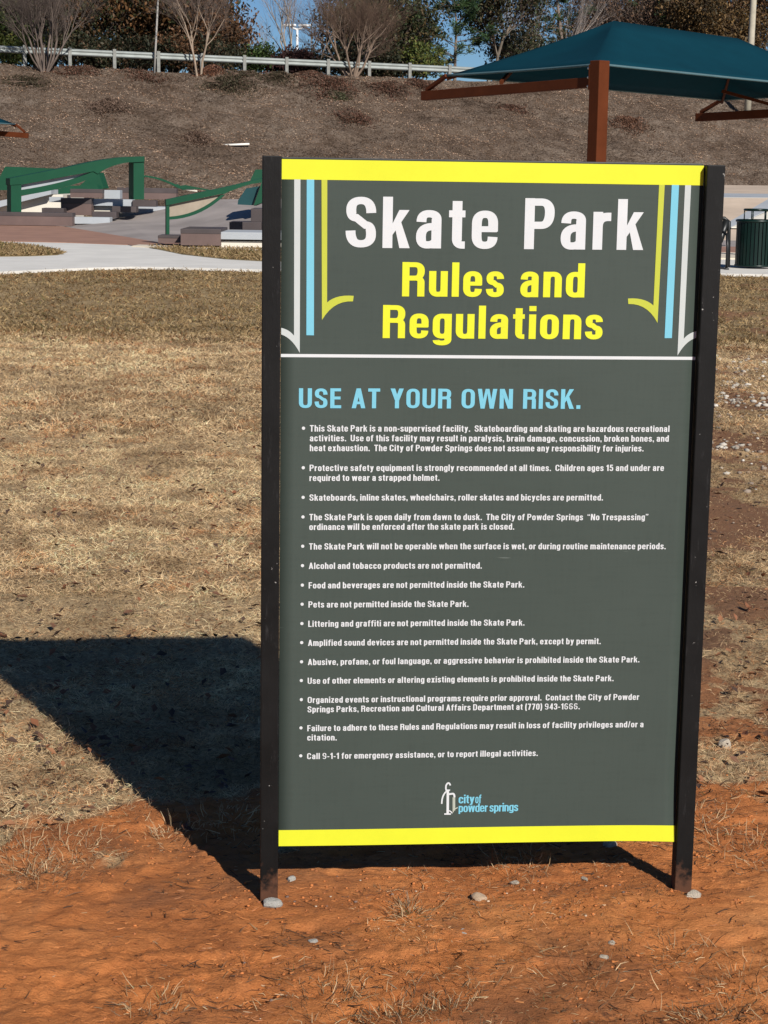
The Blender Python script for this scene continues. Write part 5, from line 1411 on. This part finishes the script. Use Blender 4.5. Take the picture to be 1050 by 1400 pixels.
for nm, (mat, parts) in shapes.items():
    for sgn in (1, -1):
        ik = Ink()
        for j, (A, B) in enumerate(parts):
            A = [pan(*p) for p in A]; B = [pan(*p) for p in B]
            A = [(max(u, -PW + .001), v) for u, v in A]; B = [(max(u, -PW + .001), v) for u, v in B]
            if sgn < 0: A, B = mirror(A), mirror(B)
            ik.strip(A, B, 0.0009 + 0.00005 * j)
        ik.build(nm, mat, panel)
# town logo
lg = Ink(); line(lg, 'city', 626.8, 1098.4, 648.6, 1098.2, capof(630, 1086.4, 1098.3), track=.03, bold=.92); line(lg, 'of', 649.6, 1098.2, 657.8, 1098.1, capof(630, 1086.4, 1098.3), track=.03, bold=.92)
line(lg, 'powder', 626.8, 1110.4, 666.8, 1109.8, capof(630, 1098.6, 1110.2), track=.02, bold=.92); line(lg, 'springs', 669.0, 1109.8, 708.4, 1109.0, capof(630, 1098.6, 1110.2), track=.02, bold=.92)
lg.build('logo_lettering', V_BLUE, panel)
def lp(x, y): return pan(590 + x / 7.5, 1050 + y / 7.5)
def pen(ink, pts, w, h=0.001):
    p = np.array([lp(*q) for q in pts]); A, B = stroke_outline(p, w, w); ink.strip([tuple(a) for a in A], [tuple(a) for a in B], h)
em = Ink(); k7 = 1 / 7.5 / 615
pen(em, qb((193, 178), (180, 140), (160, 160)) + qb((150, 175), (140, 215), (158, 240)), 17 * k7)
pen(em, qb((150, 240), (105, 280), (104, 366)), 16 * k7, .00108)
pen(em, [(167, 226), (165, 468)], 26 * k7, .00116); pen(em, [(148, 226), (190, 226)], 14 * k7, .00124); pen(em, [(130, 470), (198, 470)], 16 * k7, .00132)
pen(em, [(172, 268), (215, 262)] + qb((222, 263), (236, 270), (234, 300)), 20 * k7, .00140)
pen(em, qb((178, 436), (196, 440), (212, 462)), 12 * k7, .00148)
em.build('logo_emblem', V_WHITE, panel)
eg = Ink(); pen(eg, [(222, 300), (222, 452)], 12 * k7); pen(eg, [(236, 300), (236, 436)], 12 * k7, .00108); pen(eg, [(228, 424), (268, 404)], 10 * k7, .00116); eg.build('logo_shading', V_LOGO_G, panel)

def post_material():
    m, t, b, N, L = new_mat('scuffed_black_paint')
    P = N.new('ShaderNodeTexCoord').outputs['Object']
    n = noise(N, L, 9, 6, 0.7, P)
    r = ramp(N, L, n.outputs[0], [(0.3, (0.0025, 0.0025, 0.0025)), (0.7, (0.007, 0.007, 0.007))])
    mp = N.new('ShaderNodeMapping'); mp.inputs['Scale'].default_value = (45, 45, 7); L.new(P, mp.inputs[0])
    s = noise(N, L, 1.0, 7, 0.8, mp.outputs[0]); sr = ramp(N, L, s.outputs[0], [(0.57, (0, 0, 0)), (0.72, (0.85, 0.85, 0.85))])
    c = mix(N, L, sr.outputs[0], r.outputs[0], (0.036, 0.035, 0.036))
    k = noise(N, L, 70, 3, 0.5, P); kr = ramp(N, L, k.outputs[0], [(0.735, (0, 0, 0)), (0.77, (1, 1, 1))])
    c = mix(N, L, kr.outputs[0], c, (0.30, 0.29, 0.27))
    sz = N.new('ShaderNodeSeparateXYZ'); L.new(P, sz.inputs[0])
    dn = noise(N, L, 40, 5, 0.7, P)
    dm = N.new('ShaderNodeMath'); dm.operation = 'MULTIPLY_ADD'; L.new(dn.outputs[0], dm.inputs[0]); dm.inputs[1].default_value = -0.22; L.new(sz.outputs[2], dm.inputs[2])
    dr = N.new('ShaderNodeMapRange'); dr.inputs[1].default_value = -0.09; dr.inputs[2].default_value = -0.04; dr.inputs[3].default_value = 0.4; dr.inputs[4].default_value = 0.0
    L.new(dm.outputs[0], dr.inputs[0])
    c = mix(N, L, dr.outputs[0], c, (0.20, 0.085, 0.045))       # clay dust clinging to the foot
    L.new(c, b.inputs['Base Color']); b.inputs['Roughness'].default_value = 0.55; b.inputs['Specular IOR Level'].default_value = 0.2
    bump(N, L, b, s.outputs[0], 0.3, 0.003)
    return m
M_SPOST = post_material()
for sx, zt in ((-1, Z1 + .006), (1, Z1 + .001)):
    pb = MB(); pb.box(min(sx * .4582, sx * .498), max(sx * .4582, sx * .498), -0.022, 0.018, -0.14, zt, 0.0022)
    pb.build('post', M_SPOST, sign)
